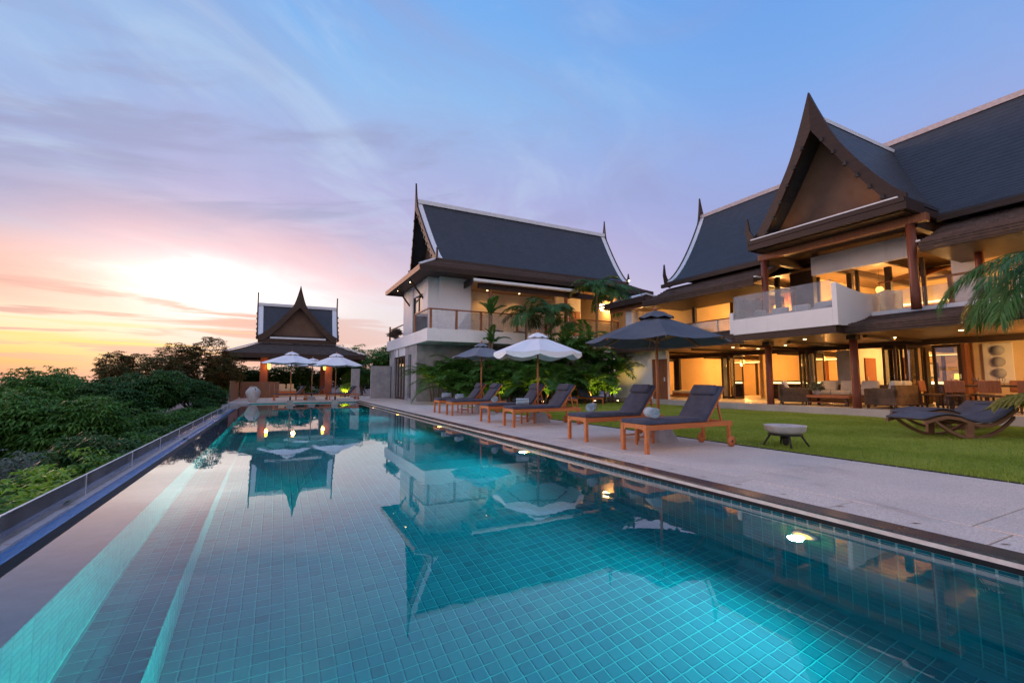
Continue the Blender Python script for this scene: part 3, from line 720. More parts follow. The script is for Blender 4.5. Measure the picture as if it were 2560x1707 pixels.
# ================================================================== THAI ROOF
def roof_profile(W, z0, z1, n=10, p=1.28):
    return [(W * (1 - k / n), z0 + (z1 - z0) * (k / n) ** p) for k in range(n + 1)]      # eave -> ridge
class Roof:
    """a steep concave gable roof; axis 'x' or 'y' is the ridge direction; c = the ridge's other coordinate"""
    def __init__(s, root, axis, c, u0, u1, W, z0, z1, flare=.4, p=1.28, mat='roof_slate', n=10):
        s.root, s.axis, s.c, s.u0, s.u1, s.W, s.z0, s.z1, s.fl, s.p, s.n = root, axis, c, u0, u1, W, z0, z1, flare, p, n
        s.prof = roof_profile(W, z0, z1, n, p); s.mat = mat
    def P(s, u, v, z): return (u, s.c + v, z) if s.axis == 'x' else (s.c + v, u, z)
    def ends(s, z, flare_only=(1, 1)):
        t = (z - s.z0) / (s.z1 - s.z0); return s.u0 - s.fl * t * flare_only[0], s.u1 + s.fl * t * flare_only[1]
    def zof(s, v):
        t = 1 - min(1, abs(v) / s.W); return s.z0 + (s.z1 - s.z0) * t ** s.p
    def slopes(s, sides=(-1, 1), thick=.10):
        for sg in sides:
            b = MB(); rows = []; C_ = int(math.hypot(s.W, s.z1 - s.z0) / .19)
            for c_ in range(C_):
                for t, up_ in ((c_ / C_, .016), ((c_ + .97) / C_, .0)):
                    v = s.W * (1 - t); z = s.zof(v); us = np.linspace(*s.ends(z), 30)
                    rows.append([s.P(u, sg * v, z + up_ + random.uniform(-.004, .004) * (0 < k_ < 29)) for k_, u in enumerate(us)])
            b.strip(rows, thick)
            fixn(b.build('roof_slope', s.mat, s.root))
    def ridge(s, w=.22, h=.2, mat='stucco_white', u=None):
        e = s.ends(s.z1); u = u or e; b = MB()
        q = [s.P(u[0], -w / 2, s.z1 - .08), s.P(u[1], w / 2, s.z1 + h - .08)]
        b.box(min(q[0][0], q[1][0]), max(q[0][0], q[1][0]), min(q[0][1], q[1][1]), max(q[0][1], q[1][1]), q[0][2], q[1][2]); b.build('ridge_cap', mat, s.root)
    def verge(s, end, w=.3, mat='stucco_white', sides=(-1, 1), lift=.03):
        """pale capping strip on the roof edge"""
        for sg in sides:
            rows = []
            for v, z in s.prof:
                u = s.ends(z)[end]; inn = u + (w if end == 0 else -w); rows.append([s.P(u, sg * v, z + lift + .03), s.P(inn, sg * v, z + lift)])
            b = MB(); b.strip(rows, .06); fixn(b.build('verge_cap', mat, s.root))
    def barge(s, end, bw=.38, thick=.09, spire=1.0, sw=.55, lift=.08, mat='wood_fascia', teeth=7, out=.03, hook=.55, vmax=None, teeth_mat=None, spow=2.2):
        """carved gable board with its tall finial, teeth and the hooked ends"""
        sgn = -1 if end == 0 else 1
        vs = np.concatenate([np.linspace(s.W, sw, 12), np.linspace(sw, 0, 9)[1:]]); outl, inl = [], []
        def zo(v): return s.zof(v) + lift + spire * max(0, 1 - v / sw) ** spow
        def zi(v): return s.zof(v) - bw - .12 * max(0, 1 - v / sw)
        vv = list(vs) + [-x for x in vs[::-1][1:]]
        b = MB(); rows0 = []; n = len(vv)
        for v in vv:
            a = abs(v); row = []
            for z in (zo(a), max(zi(a), s.z0 - bw * .6)):
                u = s.ends(min(s.zof(a), s.z1))[end] + sgn * out; row.append((u, v, z))
            rows0.append(row)
        front = [s.P(u + sgn * thick / 2, v, z) for r in rows0 for u, v, z in r]; back = [s.P(u - sgn * thick / 2, v, z) for r in rows0 for u, v, z in r]
        m = len(front); fs = []
        for i in range(n - 1):
            a, c, d, e = 2 * i, 2 * i + 1, 2 * i + 3, 2 * i + 2; fs += [(a, c, d, e), (m + e, m + d, m + c, m + a), (a, e, m + e, m + a), (c, m + c, m + d, d)]
        fs += [(0, m, m + 1, 1), (2 * n - 2, 2 * n - 1, m + 2 * n - 1, m + 2 * n - 2)]
        b.add(front + back, fs); board = fixn(b.build('gable_board', mat, s.root))
        for sg in (-1, 1):
            if hook:
                u = s.ends(s.z0)[end] + sgn * out; z = s.z0; w = s.W
                poly = [(w - .25, z - .25), (w + .10, z - .15), (w + .20, z + hook * .4), (w + .13, z + hook), (w + .06, z + hook * .45), (w - .1, z + .1)]
                hb = MB(); hb.prism([(sg * a, q) for a, q in poly], lambda a, q, t: s.P(t, a, q), u - .05, u + .05); fixn(hb.build('finial', mat, board))
            for k in range(teeth):
                v = s.W * (.90 - .76 * k / max(1, teeth - 1)); z = s.zof(v) - bw; u = s.ends(s.zof(v))[end] + sgn * (out + thick / 2)
                hb = MB(); hb.prism([(sg * (v - .07), z - .02), (sg * (v + .05), z - .04), (sg * (v + .02), z + .10), (sg * (v - .04), z + .09)], lambda a, q, t: s.P(t, a, q), u - .04, u + .07)
                fixn(hb.build('gable_tooth', teeth_mat or 'metal_dark', board))
        return board
    def panel(s, end, inset, mat='render_brown', zb=None, drop=.12):
        sgn = -1 if end == 0 else 1; zb = s.z0 if zb is None else zb
        poly = [(v, z - drop) for v, z in s.prof if z - drop > zb]; v0 = s.W * (1 - max(0, (zb + drop - s.z0) / (s.z1 - s.z0)) ** (1 / s.p))
        full = [(v0, zb)] + poly + [(-v, z) for v, z in poly[::-1][1:]] + [(-v0, zb)]
        u = (s.u0 if end == 0 else s.u1) - sgn * inset; b = MB(); b.prism(full, lambda a, q, t: s.P(t, a, q), u - .05, u + .05); return fixn(b.build('gable_panel', mat, s.root))
def skirt(root, inner, outer, zi, zo, sides='wesn', thick=.16, mat='roof_shake', hip=True, fascia='wood_fascia'):
    x0, x1, y0, y1 = inner; X0, X1, Y0, Y1 = outer
    Q = {'s': [(X0, Y0, zo), (X1, Y0, zo), (x1, y0, zi), (x0, y0, zi)], 'n': [(X1, Y1, zo), (X0, Y1, zo), (x0, y1, zi), (x1, y1, zi)],
         'w': [(X0, Y1, zo), (X0, Y0, zo), (x0, y0, zi), (x0, y1, zi)], 'e': [(X1, Y0, zo), (X1, Y1, zo), (x1, y1, zi), (x1, y0, zi)]}
    for k in sides:
        q = [Vector(p) for p in Q[k]]; b = MB(); rows = []; C_ = max(4, int((q[3] - q[0]).length / .17))
        for c_ in range(C_):
            for t, up_ in ((c_ / C_, .035), ((c_ + .96) / C_, .0)):
                dz = Vector((0, 0, -.05 * math.sin(math.pi * t) + up_)); rows.append([tuple(q[0].lerp(q[3], t).lerp(q[1].lerp(q[2], t), s_ / 8) + dz + Vector((0, 0, random.uniform(-.006, .006)))) for s_ in range(9)])
        b.strip(rows, thick); fixn(b.build('skirt_roof', mat, root))
        d = {'s': (0, -1), 'n': (0, 1), 'w': (-1, 0), 'e': (1, 0)}[k]; a, c = q[0], q[1]; o = Vector((d[0], d[1], 0)) * .03
        e = (c - a).normalized() * .03
        for j_ in range(3):
            h_ = (thick + .12) / 3; oo = Vector((d[0], d[1], 0)) * (.03 - .014 * j_); zz = Vector((0, 0, .0 - h_ * (j_ + .5) - .005)); b = MB(); b.bar(a + oo - e + zz, c + oo + e + zz, .05, h_ - .006); b.build('fascia_board', fascia if k != 'w' else 'wood_red', root)  # west fascia takes a redder wood: low sunlight put into its colour
# ================================================================== BIG HOUSE (right)
house = thing('villa', 'large two storey villa with steep dark gabled roof and lit open rooms behind the lawn', 'house', (17, 10, 0))
H = house
def part(name, mat, root, *boxes):
    b = MB()
    for q in boxes: b.box(*q)
    return b.build(name, mat, root)
def column(root, x, y, z0, z1, r=.122, mat='wood_column', cap=True):
    b = MB(); b.lathe((x, y, 0), [(r * 1.04, z0), (r * 1.0, z0 + .4), (r * .97, (z0 + z1) / 2), (r * .93, z1)], 18); c = b.build('column', mat, root)
    if cap: b = MB(); b.box(x - r * 1.15, x + r * 1.15, y - r * 1.15, y + r * 1.15, z1 - .14, z1 + .0); b.build('capital', 'wood_dark', c)
    return c
def downlight(root, x, y, z, e=14, light=True):
    b = MB(); b.lathe((x, y, z), [(.075, -.012), (.075, .0)], 14); c = b.build('downlight', 'metal_pale', root)
    b = MB(); b.lathe((x, y, z), [(.055, -.0165), (.055, -.0125)], 14); b.build('lens', 'lamp_warm', c)
    if light: spot_light('downlight_beam', (x, y, z - .03), (x, y, z - 2), e, WARM, 125, .7, .05, root)
def leaf(root, x, y, ang, w, z0, z1, fr=.07, t=.045, mat='wood_dark', glass='glass_clear'):
    d = Vector((math.cos(R(ang)), math.sin(R(ang)), 0)); p = Vector((x, y, 0)); b = MB()
    a = p + d * fr / 2; c = p + d * (w - fr / 2); Z = Vector((0, 0, 1))
    b.bar(a + Z * z0, a + Z * z1, fr, t, d.cross(Z)); b.bar(c + Z * z0, c + Z * z1, fr, t, d.cross(Z))
    for z in (z0 + .06, z1 - .05): b.bar(p + d * (fr + .001) + Z * z, p + d * (w - fr - .001) + Z * z, t, .10)
    o = b.build('door_leaf', mat, root)
    g_ = MB(); s_ = d.cross(Z) * .004; q0 = p + d * fr; q1 = p + d * (w - fr); vs = []
    for z in (z0 + .11, z1 - .10):
        for q, k in ((q0, -1), (q1, -1), (q1, 1), (q0, 1)): vs.append(tuple(q + s_ * k + Z * z))
    g_.add(vs, [(0, 3, 2, 1), (4, 5, 6, 7), (0, 1, 5, 4), (1, 2, 6, 5), (2, 3, 7, 6), (3, 0, 4, 7)]); g_.build('pane', glass, o)
    h_ = MB(); h_.bar(c + Z * (z0 + .95) + d.cross(Z) * .04, c + Z * (z0 + 1.12) + d.cross(Z) * .04, .025); h_.build('handle', 'metal_pale', o)
    return o
G0, ZC = .28, 2.67                               # terrace floor, ceiling
for y in (11.12, 8.17, 3.3): column(H, 16.95, y, .276, ZC)
# ceilings
part('ceiling', 'wood_ceiling', H, (15.46, 21.2, 8.03, 11.40, ZC, ZC + .05))
part('ceiling', 'wood_ceiling', H, (16.10, 21.2, 11.401, 24.0, ZC - .002, ZC + .05)); part('ceiling', 'wood_ceiling', H, (16.1, 21.2, -5, 8.029, ZC - .002, ZC + .05))
part('ceiling', 'wood_ceiling', H, (21.201, 27.4, -5, 24, ZC - .004, ZC + .05))
for x, y in ((17.89, 17.2), (19.97, 17.48), (18.88, 15.36), (18.0, 13.44), (19.84, 13.5), (18.9, 11.64), (16.85, 9.67), (18.89, 7.84), (18.0, 5.82), (18.9, 3.8)): downlight(H, x, y, ZC - .003, 110)
# floor slab between the storeys + beam over the glazing
part('floor_slab', 'stucco_warm', H, (17.3, 27.4, -5, 24, ZC + .06, 3.0))
part('header_beam', 'wood_dark_y', H, (20.93, 21.08, -5, 24, 2.46, ZC - .005))
# back and cross walls of the lower rooms
part('wall', 'plaster_ochre', H, (27.0, 27.3, -5, 24, .27, ZC)); part('wall', 'plaster_ochre', H, (21.1, 27.0, 19.6, 19.8, .27, ZC - .006))
part('wall', 'plaster_ochre', H, (23.2, 27.0, 15.55, 15.75, .27, ZC - .006)); part('wall', 'stucco_warm', H, (22.2, 27.0, 11.0, 11.2, .27, ZC - .006)); part('wall', 'plaster_ochre', H, (21.6, 27.0, 6.7, 6.86, .27, ZC - .006))
part('wall', 'plaster_ochre', H, (21.5, 21.65, -5, 6.69, .27, ZC - .006))
part('wall', 'stucco_white', H, (16.98, 17.2, 17.35, 20.2, .27, ZC - .006)); part('wall', 'stucco_white', H, (17.2, 21, 20.0, 20.2, .27, ZC - .006))
b = MB(); b.box(16.99, 17.05, 16.40, 17.345, .277, 2.25); d_ = b.build('wooden_door', 'wood_red', H)
b = MB(); b.box(16.96, 16.989, 16.50, 16.56, 1.15, 1.35); b.build('handle', 'metal_pale', d_)
part('wall', 'stucco_white', H, (17.06, 17.2, 16.40, 17.345, .277, ZC - .006)); part('door_lintel', 'stucco_white', H, (16.98, 17.055, 16.40, 17.345, 2.26, ZC - .006))
# warm strip lights in coves on the back wall
for y0, y1 in ((11.4, 15.3), (16.0, 19.4), (7.0, 10.8)):
    part('cove_shelf', 'wood_dark_y', H, (26.68, 26.99, y0, y1, 2.28, 2.32)); part('cove_strip', 'lamp_cove', H, (26.90, 26.95, y0 + .05, y1 - .05, 2.325, 2.35))
# pillars between the rooms
for x, y, w in ((21.0, 15.9, .16), (21.0, 11.9, .16), (21.0, 19.3, .16), (21.0, 8.7, .10), (21.0, 10.1, .10), (23.0, 13.1, .5), (22.6, 8.5, .3)): part('pillar', 'wood_dark', H, (x - w / 2, x + w / 2, y - w / 2, y + w / 2, .272, 2.455))
# pictures, panels and door openings inside the rooms
for y0, y1 in ((12.0, 12.5), (14.3, 14.9)): part('wall_panel', 'wood_red', H, (26.9, 26.995, y0, y1, .28, 2.26))
for y0, y1, z0, z1 in ((17.0, 18.0, 1.1, 1.9), (9.6, 10.5, 1.3, 2.0), (7.3, 7.9, 1.2, 2.0)):
    f_ = part('picture_frame', 'wood_dark', H, (26.93, 26.996, y0, y1, z0, z1)); part('picture', 'fabric_pale', f_, (26.915, 26.929, y0 + .06, y1 - .06, z0 + .06, z1 - .06))
b = MB(); b.box(23.6, 24.5, 10.94, 10.995, .28, 2.2); d_ = b.build('inner_door', 'wood_red', H); b = MB(); b.box(23.68, 23.72, 10.90, 10.939, 1.2, 1.35); b.build('handle', 'metal_pale', d_)
part('curtain', 'fabric_pale', H, (21.12, 21.2, 10.35, 10.85, .3, 2.44)); part('curtain', 'fabric_pale', H, (21.12, 21.2, 16.1, 16.5, .3, 2.44)); part('inner_beam', 'wood_dark', H, (21.2, 26.9, 13.3, 13.5, 2.42, 2.66)); part('inner_beam', 'wood_dark', H, (21.2, 26.9, 9.0, 9.2, 2.42, 2.66)); part('inner_beam', 'wood_dark', H, (21.2, 26.9, 17.5, 17.7, 2.42, 2.66))
for y in (18.5, 14.6, 12.6, 9.4): part('window_frame', 'wood_dark', H, (26.86, 26.98, y - .05, y + .05, .3, 2.27))
for y in (19.0, 17.2, 14.9, 12.4, 10.4, 7.9): part('ceiling_beam', 'wood_dark', H, (17.1, 20.9, y - .06, y + .06, ZC - .09, ZC - .006))
for y in (15.2, 12.9, 10.0, 8.3, 5.9): part('upper_beam', 'wood_dark', H, (19.75, 26.5, y - .08, y + .08, 5.52, 5.745))
for x, y in ((21.0, 12.4), (21.0, 14.2), (21.0, 15.6), (20.6, 9.9), (20.6, 8.6)): part('upper_post', 'wood_dark', H, (x - .09, x + .09, y - .09, y + .09, 3.03, 5.5))
part('upper_cabinet', 'wood_dark', H, (25.6, 26.5, 12.2, 14.4, 3.02, 4.1)); part('upper_cabinet', 'wood_red', H, (25.9, 26.5, 8.0, 10.8, 3.02, 4.6)); part('upper_shelf', 'lamp_cove', H, (26.3, 26.55, 8.0, 10.8, 4.75, 4.79))
# folded door stacks
def stack(x, y, n, a0, da, dy, w=.78):
    for k in range(n): leaf(H, x, y + dy * k, a0 + da * (k % 2), w, .285, 2.455)
stack(21.0, 15.65, 4, 168, 16, -.16); stack(21.0, 11.75, 4, 170, 14, -.15); stack(21.0, 19.9, 4, 172, 12, -.16, .8); stack(20.9, 8.55, 5, 172, 12, -.17, .95)
leaf(H, 21.0, 7.62, -90, .78, .285, 2.45, .09, .06, 'wood_dark', 'glass_door')
# three discs on a pale panel, right
b = MB(); b.box(21.42, 21.498, 5.72, 6.42, 1.1, 2.42); pn = b.build('wall_panel', 'stucco_warm', H)
for z in (2.18, 1.80, 1.42):
    b = MB(); b.tube([(21.415, 6.05, z), (21.36, 6.05, z)], .165, 20); b.build('disc', 'stone_grey', pn)
# dark service wall and orange door side
part('wall', 'wood_red', H, (21.05, 21.45, 6.75, 6.95, .272, 2.455))
# lower skirt roofs
def lean_roof(y0, y1, xe, ze, xi, zi, mat='roof_shake', thick=.2, fascia=True, caps=True):
    b = MB(); rows = []; C_ = 9; ysub = np.linspace(y0, y1, 2 + int((y1 - y0) / .35))
    for c_ in range(C_):
        for t, up_ in ((c_ / C_, .04), ((c_ + .96) / C_, .0)):
            rows.append([(xe + (xi - xe) * t + random.uniform(-.012, .012), yy, ze + (zi - ze) * t - .05 * math.sin(math.pi * t) + up_ + random.uniform(-.007, .007)) for yy in ysub])
    b.strip(rows, thick); o = fixn(b.build('skirt_roof', mat, H))
    for j_ in range(4):
        h_ = (thick + .08) / 4; part('shake_edge', 'roof_shake' if j_ < 3 else 'wood_dark_y', H, (xe - .075 + .016 * j_, xe - .004, y0, y1, ze - h_ * (j_ + 1), ze - h_ * j_ - .008))
    return o
lean_roof(11.47, 19.4, 16.05, 2.90, 17.7, 3.40); lean_roof(-5, 7.93, 15.95, 2.92, 17.5, 3.36)
# ---- balcony
part('balcony_wall', 'stucco_white', H, (15.40, 15.56, 7.95, 11.45, 2.90, 3.47))
part('balcony_wall', 'stucco_white', H, (15.561, 17.6, 11.30, 11.45, 2.90, 3.47))
b = MB(); poly = [(15.40, 2.90), (19.6, 2.90), (19.6, 4.33), (18.6, 4.29), (17.8, 4.05), (17.0, 4.02), (16.2, 4.10), (15.40, 4.24)]
b.prism(poly, lambda a, q, t: (a, t, q), 7.80, 7.945); fixn(b.build('balcony_wall', 'stucco_white', H))
part('balcony_floor', 'stucco_warm', H, (15.57, 17.29, 7.96, 11.29, 2.78, 3.02)); part('balcony_fascia', 'wood_fascia', H, (15.44, 15.53, 7.99, 11.41, 2.66, 2.895)); part('balcony_fascia', 'wood_fascia', H, (15.44, 17.3, 7.90, 7.985, 2.66, 2.895))
for k in range(3):
    y0 = 7.97 + k * 1.16; b = MB(); b.box(15.47, 15.482, y0 + .008, y0 + 1.15, 3.47, 4.36); b.build('glass_panel', 'glass_rail', H)
part('balcony_post', 'stucco_white', H, (15.40, 15.56, 11.455, 11.60, 2.95, 3.75)); b = MB(); b.box(15.6, 17.2, 11.37, 11.382, 3.47, 4.36); b.build('glass_panel', 'glass_rail', H)
# ---- upper gallery floor, railing on the right
part('gallery_edge', 'stucco_white', H, (17.28, 17.42, -5, 7.75, 3.20, 3.41))
part('gallery_floor', 'stucco_warm', H, (17.421, 27.4, -5, 7.75, 3.01, 3.36))
for k in range(8):
    y0 = 7.55 - (k + 1) * 1.15; b = MB(); b.box(17.34, 17.352, y0 + .01, y0 + 1.13, 3.42, 4.02); b.build('glass_panel', 'glass_rail', H)
for k in range(6): part('rail_post', 'wood_red', H, (17.30, 17.40, 5.75 - k * 1.7 - .05, 5.75 - k * 1.7 + .05, 3.411, 4.20))
part('handrail', 'wood_red', H, (17.29, 17.41, -5, 6.25, 4.201, 4.25))
column(H, 16.95, 6.43, 3.30, 6.10, .125, cap=False); column(H, 16.95, 11.12, 3.03, 6.10, .125, cap=False)
for y in (5.35, 3.0, .7): column(H, 18.2, y, 3.365, 5.6, .11, cap=False)
# ---- upper rooms
part('wall', 'plaster_ochre', H, (26.6, 26.8, -5, 17.2, 3.0, 6.4)); part('upper_ceiling', 'wood_ceiling', H, (19.3, 26.6, -5, 17.2, 5.75, 5.82))
part('wall', 'stucco_white', H, (18.55, 18.7, 6.95, 10.25, 5.28, 6.0)); part('wall', 'wood_dark', H, (19.55, 19.8, 10.76, 11.7, 3.03, 6.2))
part('wall', 'stucco_white', H, (19.3, 19.5, 5.75, 6.35, 3.365, 5.7)); part('wall', 'stucco_white', H, (19.3, 19.5, 4.3, 5.0, 3.365, 5.7)); part('wall', 'plaster_ochre', H, (22.0, 22.2, -3, 5.6, 3.365, 5.74))
part('wall', 'plaster_ochre', H, (21.5, 26.5, 11.6, 11.75, 3.02, 5.74)); part('wall', 'plaster_ochre', H, (19.8, 26.5, 17.0, 17.15, 3.02, 5.74)); part('wall', 'wood_red', H, (23.5, 23.7, 12.6, 14.4, 3.02, 5.74))
for y in (10.6, 9.2, 7.2): part('mullion', 'wood_dark', H, (19.6, 19.7, y - .05, y + .05, 3.03, 5.41))
for y in (16.3, 13.9, 11.9): part('post', 'wood_dark', H, (18.9, 19.05, y - .08, y + .08, 3.03, 5.6))
# upper left railing with glass
for k in range(4):
    y0 = 11.9 + k * 1.15; b = MB(); b.box(18.0, 18.012, y0 + .01, y0 + 1.13, 3.05, 3.95); b.build('glass_panel', 'glass_rail', H)
part('handrail', 'wood_red', H, (17.97, 18.05, 11.7, 16.6, 3.955, 4.0))
for k in range(5): part('rail_post', 'metal_pale', H, (17.98, 18.03, 11.88 + k * 1.15 - .025, 11.88 + k * 1.15 + .025, 3.02, 3.95))
# sloping timber ceiling planes in the upper room
b = MB(); b.prism([(20.5, 4.9), (23.5, 5.7), (23.5, 5.74), (20.5, 4.94)], lambda a, q, t: (a, t, q), 7.4, 8.9); fixn(b.build('sloping_ceiling', 'wood_red', H))
# ---- dormer gable facing the pool
dorm = Roof(H, 'x', 8.62, 16.35, 22.3, 2.42, 6.55, 10.35, .22, 1.22)
dorm.slopes(); dorm.ridge(.16, .14, 'metal_pale', (16.2, 22.3))
dorm.barge(0, .46, .12, .66, .95, .14, 'wood_fascia', 7, .05, .0, spow=1.7)
dorm.panel(0, .75, 'render_brown', 6.66, .2)
part('gable_ledge', 'wood_fascia', H, (15.95, 17.2, 6.15, 11.10, 6.36, 6.50)); part('ledge_flashing', 'metal_pale', H, (15.93, 16.0, 6.3, 10.95, 6.502, 6.545))
part('fascia_board', 'wood_fascia', H, (15.98, 16.06, 6.12, 11.13, 6.14, 6.355)); part('fascia_board', 'wood_fascia', H, (16.061, 18.2, 6.12, 6.2, 6.14, 6.355)); part('fascia_board', 'wood_fascia', H, (16.061, 18.2, 11.05, 11.13, 6.14, 6.355))
part('tie_beam', 'wood_red', H, (16.83, 17.07, 6.0, 11.3, 5.90, 6.13)); part('upper_ceiling', 'wood_dark', H, (16.2, 19.5, 6.25, 11.0, 6.14, 6.2)); part('hanger', 'wood_dark', H, (18.56, 18.69, 7.0, 7.2, 6.001, 6.139)); part('hanger', 'wood_dark', H, (18.56, 18.69, 10.0, 10.2, 6.001, 6.139))
part('beam', 'wood_dark', H, (17.08, 19.5, 6.3, 6.5, 5.8, 6.12)); part('beam', 'wood_dark', H, (17.08, 19.5, 11.0, 11.2, 5.8, 6.12)); part('beam', 'wood_dark', H, (19.3, 19.5, 6.5, 11.0, 6.0, 6.135))
for y in (6.62, 10.62):       # hooked end finials of the dormer
    pass
b = MB(); b.prism([(10.95, 6.4), (11.2, 6.5), (11.27, 6.95), (11.18, 7.45), (11.10, 6.95), (10.9, 6.6)], lambda a, q, t: (t, a, q), 16.1, 16.2); fixn(b.build('finial', 'wood_dark', H))
for y in (7.35, 10.05):
    b = MB(); b.lathe((16.25, y, 6.50), [(.06, 0), (.07, .06), (.05, .09)], 12); u_ = b.build('uplight', 'metal_dark', H); b = MB(); b.lathe((16.25, y, 6.595), [(.045, 0), (.04, .012)], 12); b.build('lens', 'lamp_warm', u_)
    spot_light('uplight_beam', (16.25, y, 6.63), (17.2, y, 8.4), 9, WARM, 100, .8, .03, H)
# ---- main roof
main = Roof(H, 'y', 22.0, -6.0, 17.1, 4.05, 6.28, 10.80, 1.1, 1.30)
main.slopes((-1, 1)); main.ridge(.22, .2, 'edge_stone'); main.verge(1, .25, 'metal_pale', (-1,)); main.barge(1, .35, .1, 1.1, .45, .1, 'wood_dark', 5, .05, .95); main.panel(1, .5, 'render_brown', 6.3)
# tier of shakes below the main eave
def tier(y0, y1, endcap):
    lean_roof(y0, y1, 16.55, 5.22, 18.35, 6.05, 'roof_shake', .22)
    part('fascia_board', 'wood_dark_y', H, (17.80, 17.93, y0, y1, 6.02, 6.20)); part('soffit', 'wood_dark_y', H, (16.6, 19.3, y0, y1, 4.92, 4.965))
    part('end_flashing', 'metal_pale', H, (16.52, 17.0, endcap - .05, endcap + .05, 5.225, 5.27))
tier(-6, 6.10, 6.12); tier(11.3, 17.4, 11.25)
part('wall', 'stucco_warm', H, (18.7, 19.29, -5, 6.0, 5.66, 5.9))
# ---- link wing at the far end
b = MB(); b.strip([[(18.7, 20.7, 6.05), (18.7, 24, 6.05)], [(21, 21.8, 6.85), (21, 24, 6.85)], [(23.6, 20.7, 6.05), (23.6, 24, 6.05)]], .10); fixn(b.build('link_roof', 'metal_pale', H))
part('link_soffit', 'wood_dark', H, (18.9, 23.4, 20.8, 24, 5.88, 5.93)); part('link_roof', 'roof_shake', H, (16.7, 20, 17.45, 20.65, 5.36, 5.52)); part('fascia_board', 'wood_fascia', H, (16.62, 16.69, 17.45, 20.65, 5.25, 5.54))
part('wall', 'plaster_ochre', H, (19.9, 20.1, 17.3, 24, 3.0, 5.85)); part('pillar', 'stucco_white', H, (17.3, 17.75, 19.1, 19.6, 3.0, 5.355)); part('beam', 'wood_red', H, (17.0, 17.2, 17.45, 20.6, 5.05, 5.355))
# room lights (the lamps that glow through the openings)
def pendant(root, x, y, z, ztop, r=.16, mat='lamp_soft', e=40, h=.24):
    b = MB(); b.lathe((x, y, z), [(r * .7, -h / 2), (r, -h * .2), (r, h * .2), (r * .65, h / 2)], 16); s_ = b.build('pendant_lamp', mat, root)
    b = MB(); b.tube([(x, y, z + h / 2), (x, y, ztop)], .008, 5); b.build('cord', 'metal_dark', s_)
    if e: point_light('pendant_light', (x, y, z - h / 2 - .06), e, WARM if int(round(y * 10)) % 2 else (1.0, .54, .17), .12, root)
for x, y, e in ((24.5, 17.7, 270), (24.6, 13.3, 270), (24.4, 9.1, 240), (19.6, 3.8, 190)): pendant(H, x, y, 2.3, ZC - .01, .15, 'lamp_soft', e)
for x, y, e in ((22.8, 14.4, 360), (22.2, 9.6, 360), (20.5, 3.2, 260), (23.2, 7.6, 190)): pendant(H, x, y, 4.95, 5.75, .13, 'lamp_soft', e, .24)
pendant(H, 18.6, 19.6, 4.6, 5.35, .14, 'lamp_soft', 80)
# long paper lanterns on the right gallery
for y in (4.15, 3.75, 2.9):
    b = MB(); b.lathe((18.6, y, 4.75), [(.07, -.42), (.10, -.3), (.10, .3), (.07, .42)], 12); l_ = b.build('paper_lantern', 'lamp_yellow', H); b = MB(); b.tube([(18.6, y, 5.17), (18.6, y, 5.62)], .006, 4); b.build('cord', 'metal_dark', l_)

# ================================================================== GUEST HOUSE (middle)
guest = thing('guest_house', 'white upper storey house with grey stone base and steep slate roof at the pool end', 'house', (7, 25.6, 0)); U = guest
part('stone_wall', 'stone_grey', U, (7.08, 7.4, 25.6, 26.75, 0, 3.28)); part('stone_wall', 'stone_grey', U, (7.08, 7.4, 27.55, 28.2, 0, 3.28)); part('stone_wall', 'stone_grey', U, (7.08, 7.4, 31.2, 32.6, 0, 3.28))
part('stone_wall', 'stone_grey', U, (7.401, 20, 25.6, 25.9, 0, 3.28)); part('lintel', 'stone_grey', U, (7.1, 7.39, 26.751, 27.549, 2.75, 3.275)); part('lintel', 'stucco_white', U, (7.06, 7.39, 28.201, 31.199, 2.75, 3.275))
part('stone_wall', 'stone_grey', U, (7.1, 7.39, 26.751, 27.549, 0, .15)); part('window', 'glass_door', U, (7.2, 7.22, 26.751, 27.549, .151, 2.749)); part('wall', 'wood_dark', U, (7.9, 8.0, 26.3, 32, 0, 3.27))
for k in range(4): leaf(U, 7.22, 28.22 + k * .745, 90, .735, .01, 2.74, .1, .06, 'wood_dark', 'glass_door')
b = MB(); b.box(6.95, 7.1, 23.2, 33, 3.28, 3.95); b.box(7.101, 20.5, 23.2, 23.35, 3.28, 3.95); b.build('balcony_band', 'stucco_white', U)
part('balcony_floor', 'stucco_white', U, (7.101, 20.5, 23.351, 33, 3.285, 3.52))
px_ = [7.15, 8.6, 10.05, 12.35, 14.3, 16.4, 18.1, 19.9]
for i, x in enumerate(px_):
    part('rail_post', 'wood_red', U, (x - .06, x + .06, 23.22, 23.32, 3.951, 4.98))
    if i < len(px_) - 1:
        xa, xb = x + .08, px_[i + 1] - .08; b = MB(); b.box(xa, xb, 23.26, 23.272, 4.0, 4.93); b.build('glass_panel', 'glass_rail', U)
part('handrail', 'wood_red', U, (7.05, 20, 23.2, 23.34, 4.981, 5.04)); part('handrail', 'wood_red', U, (6.98, 7.09, 23.345, 25.9, 4.981, 5.04)); part('rail_post', 'wood_red', U, (6.98, 7.08, 25.75, 25.85, 3.951, 4.98))
b = MB(); b.box(7.02, 7.032, 23.4, 25.7, 4.0, 4.93); b.build('glass_panel', 'glass_rail', U); part('rail_post', 'wood_red', U, (6.98, 7.08, 32.4, 32.5, 3.951, 4.98)); part('handrail', 'wood_red', U, (6.99, 7.08, 28.8, 32.6, 4.7, 4.75))
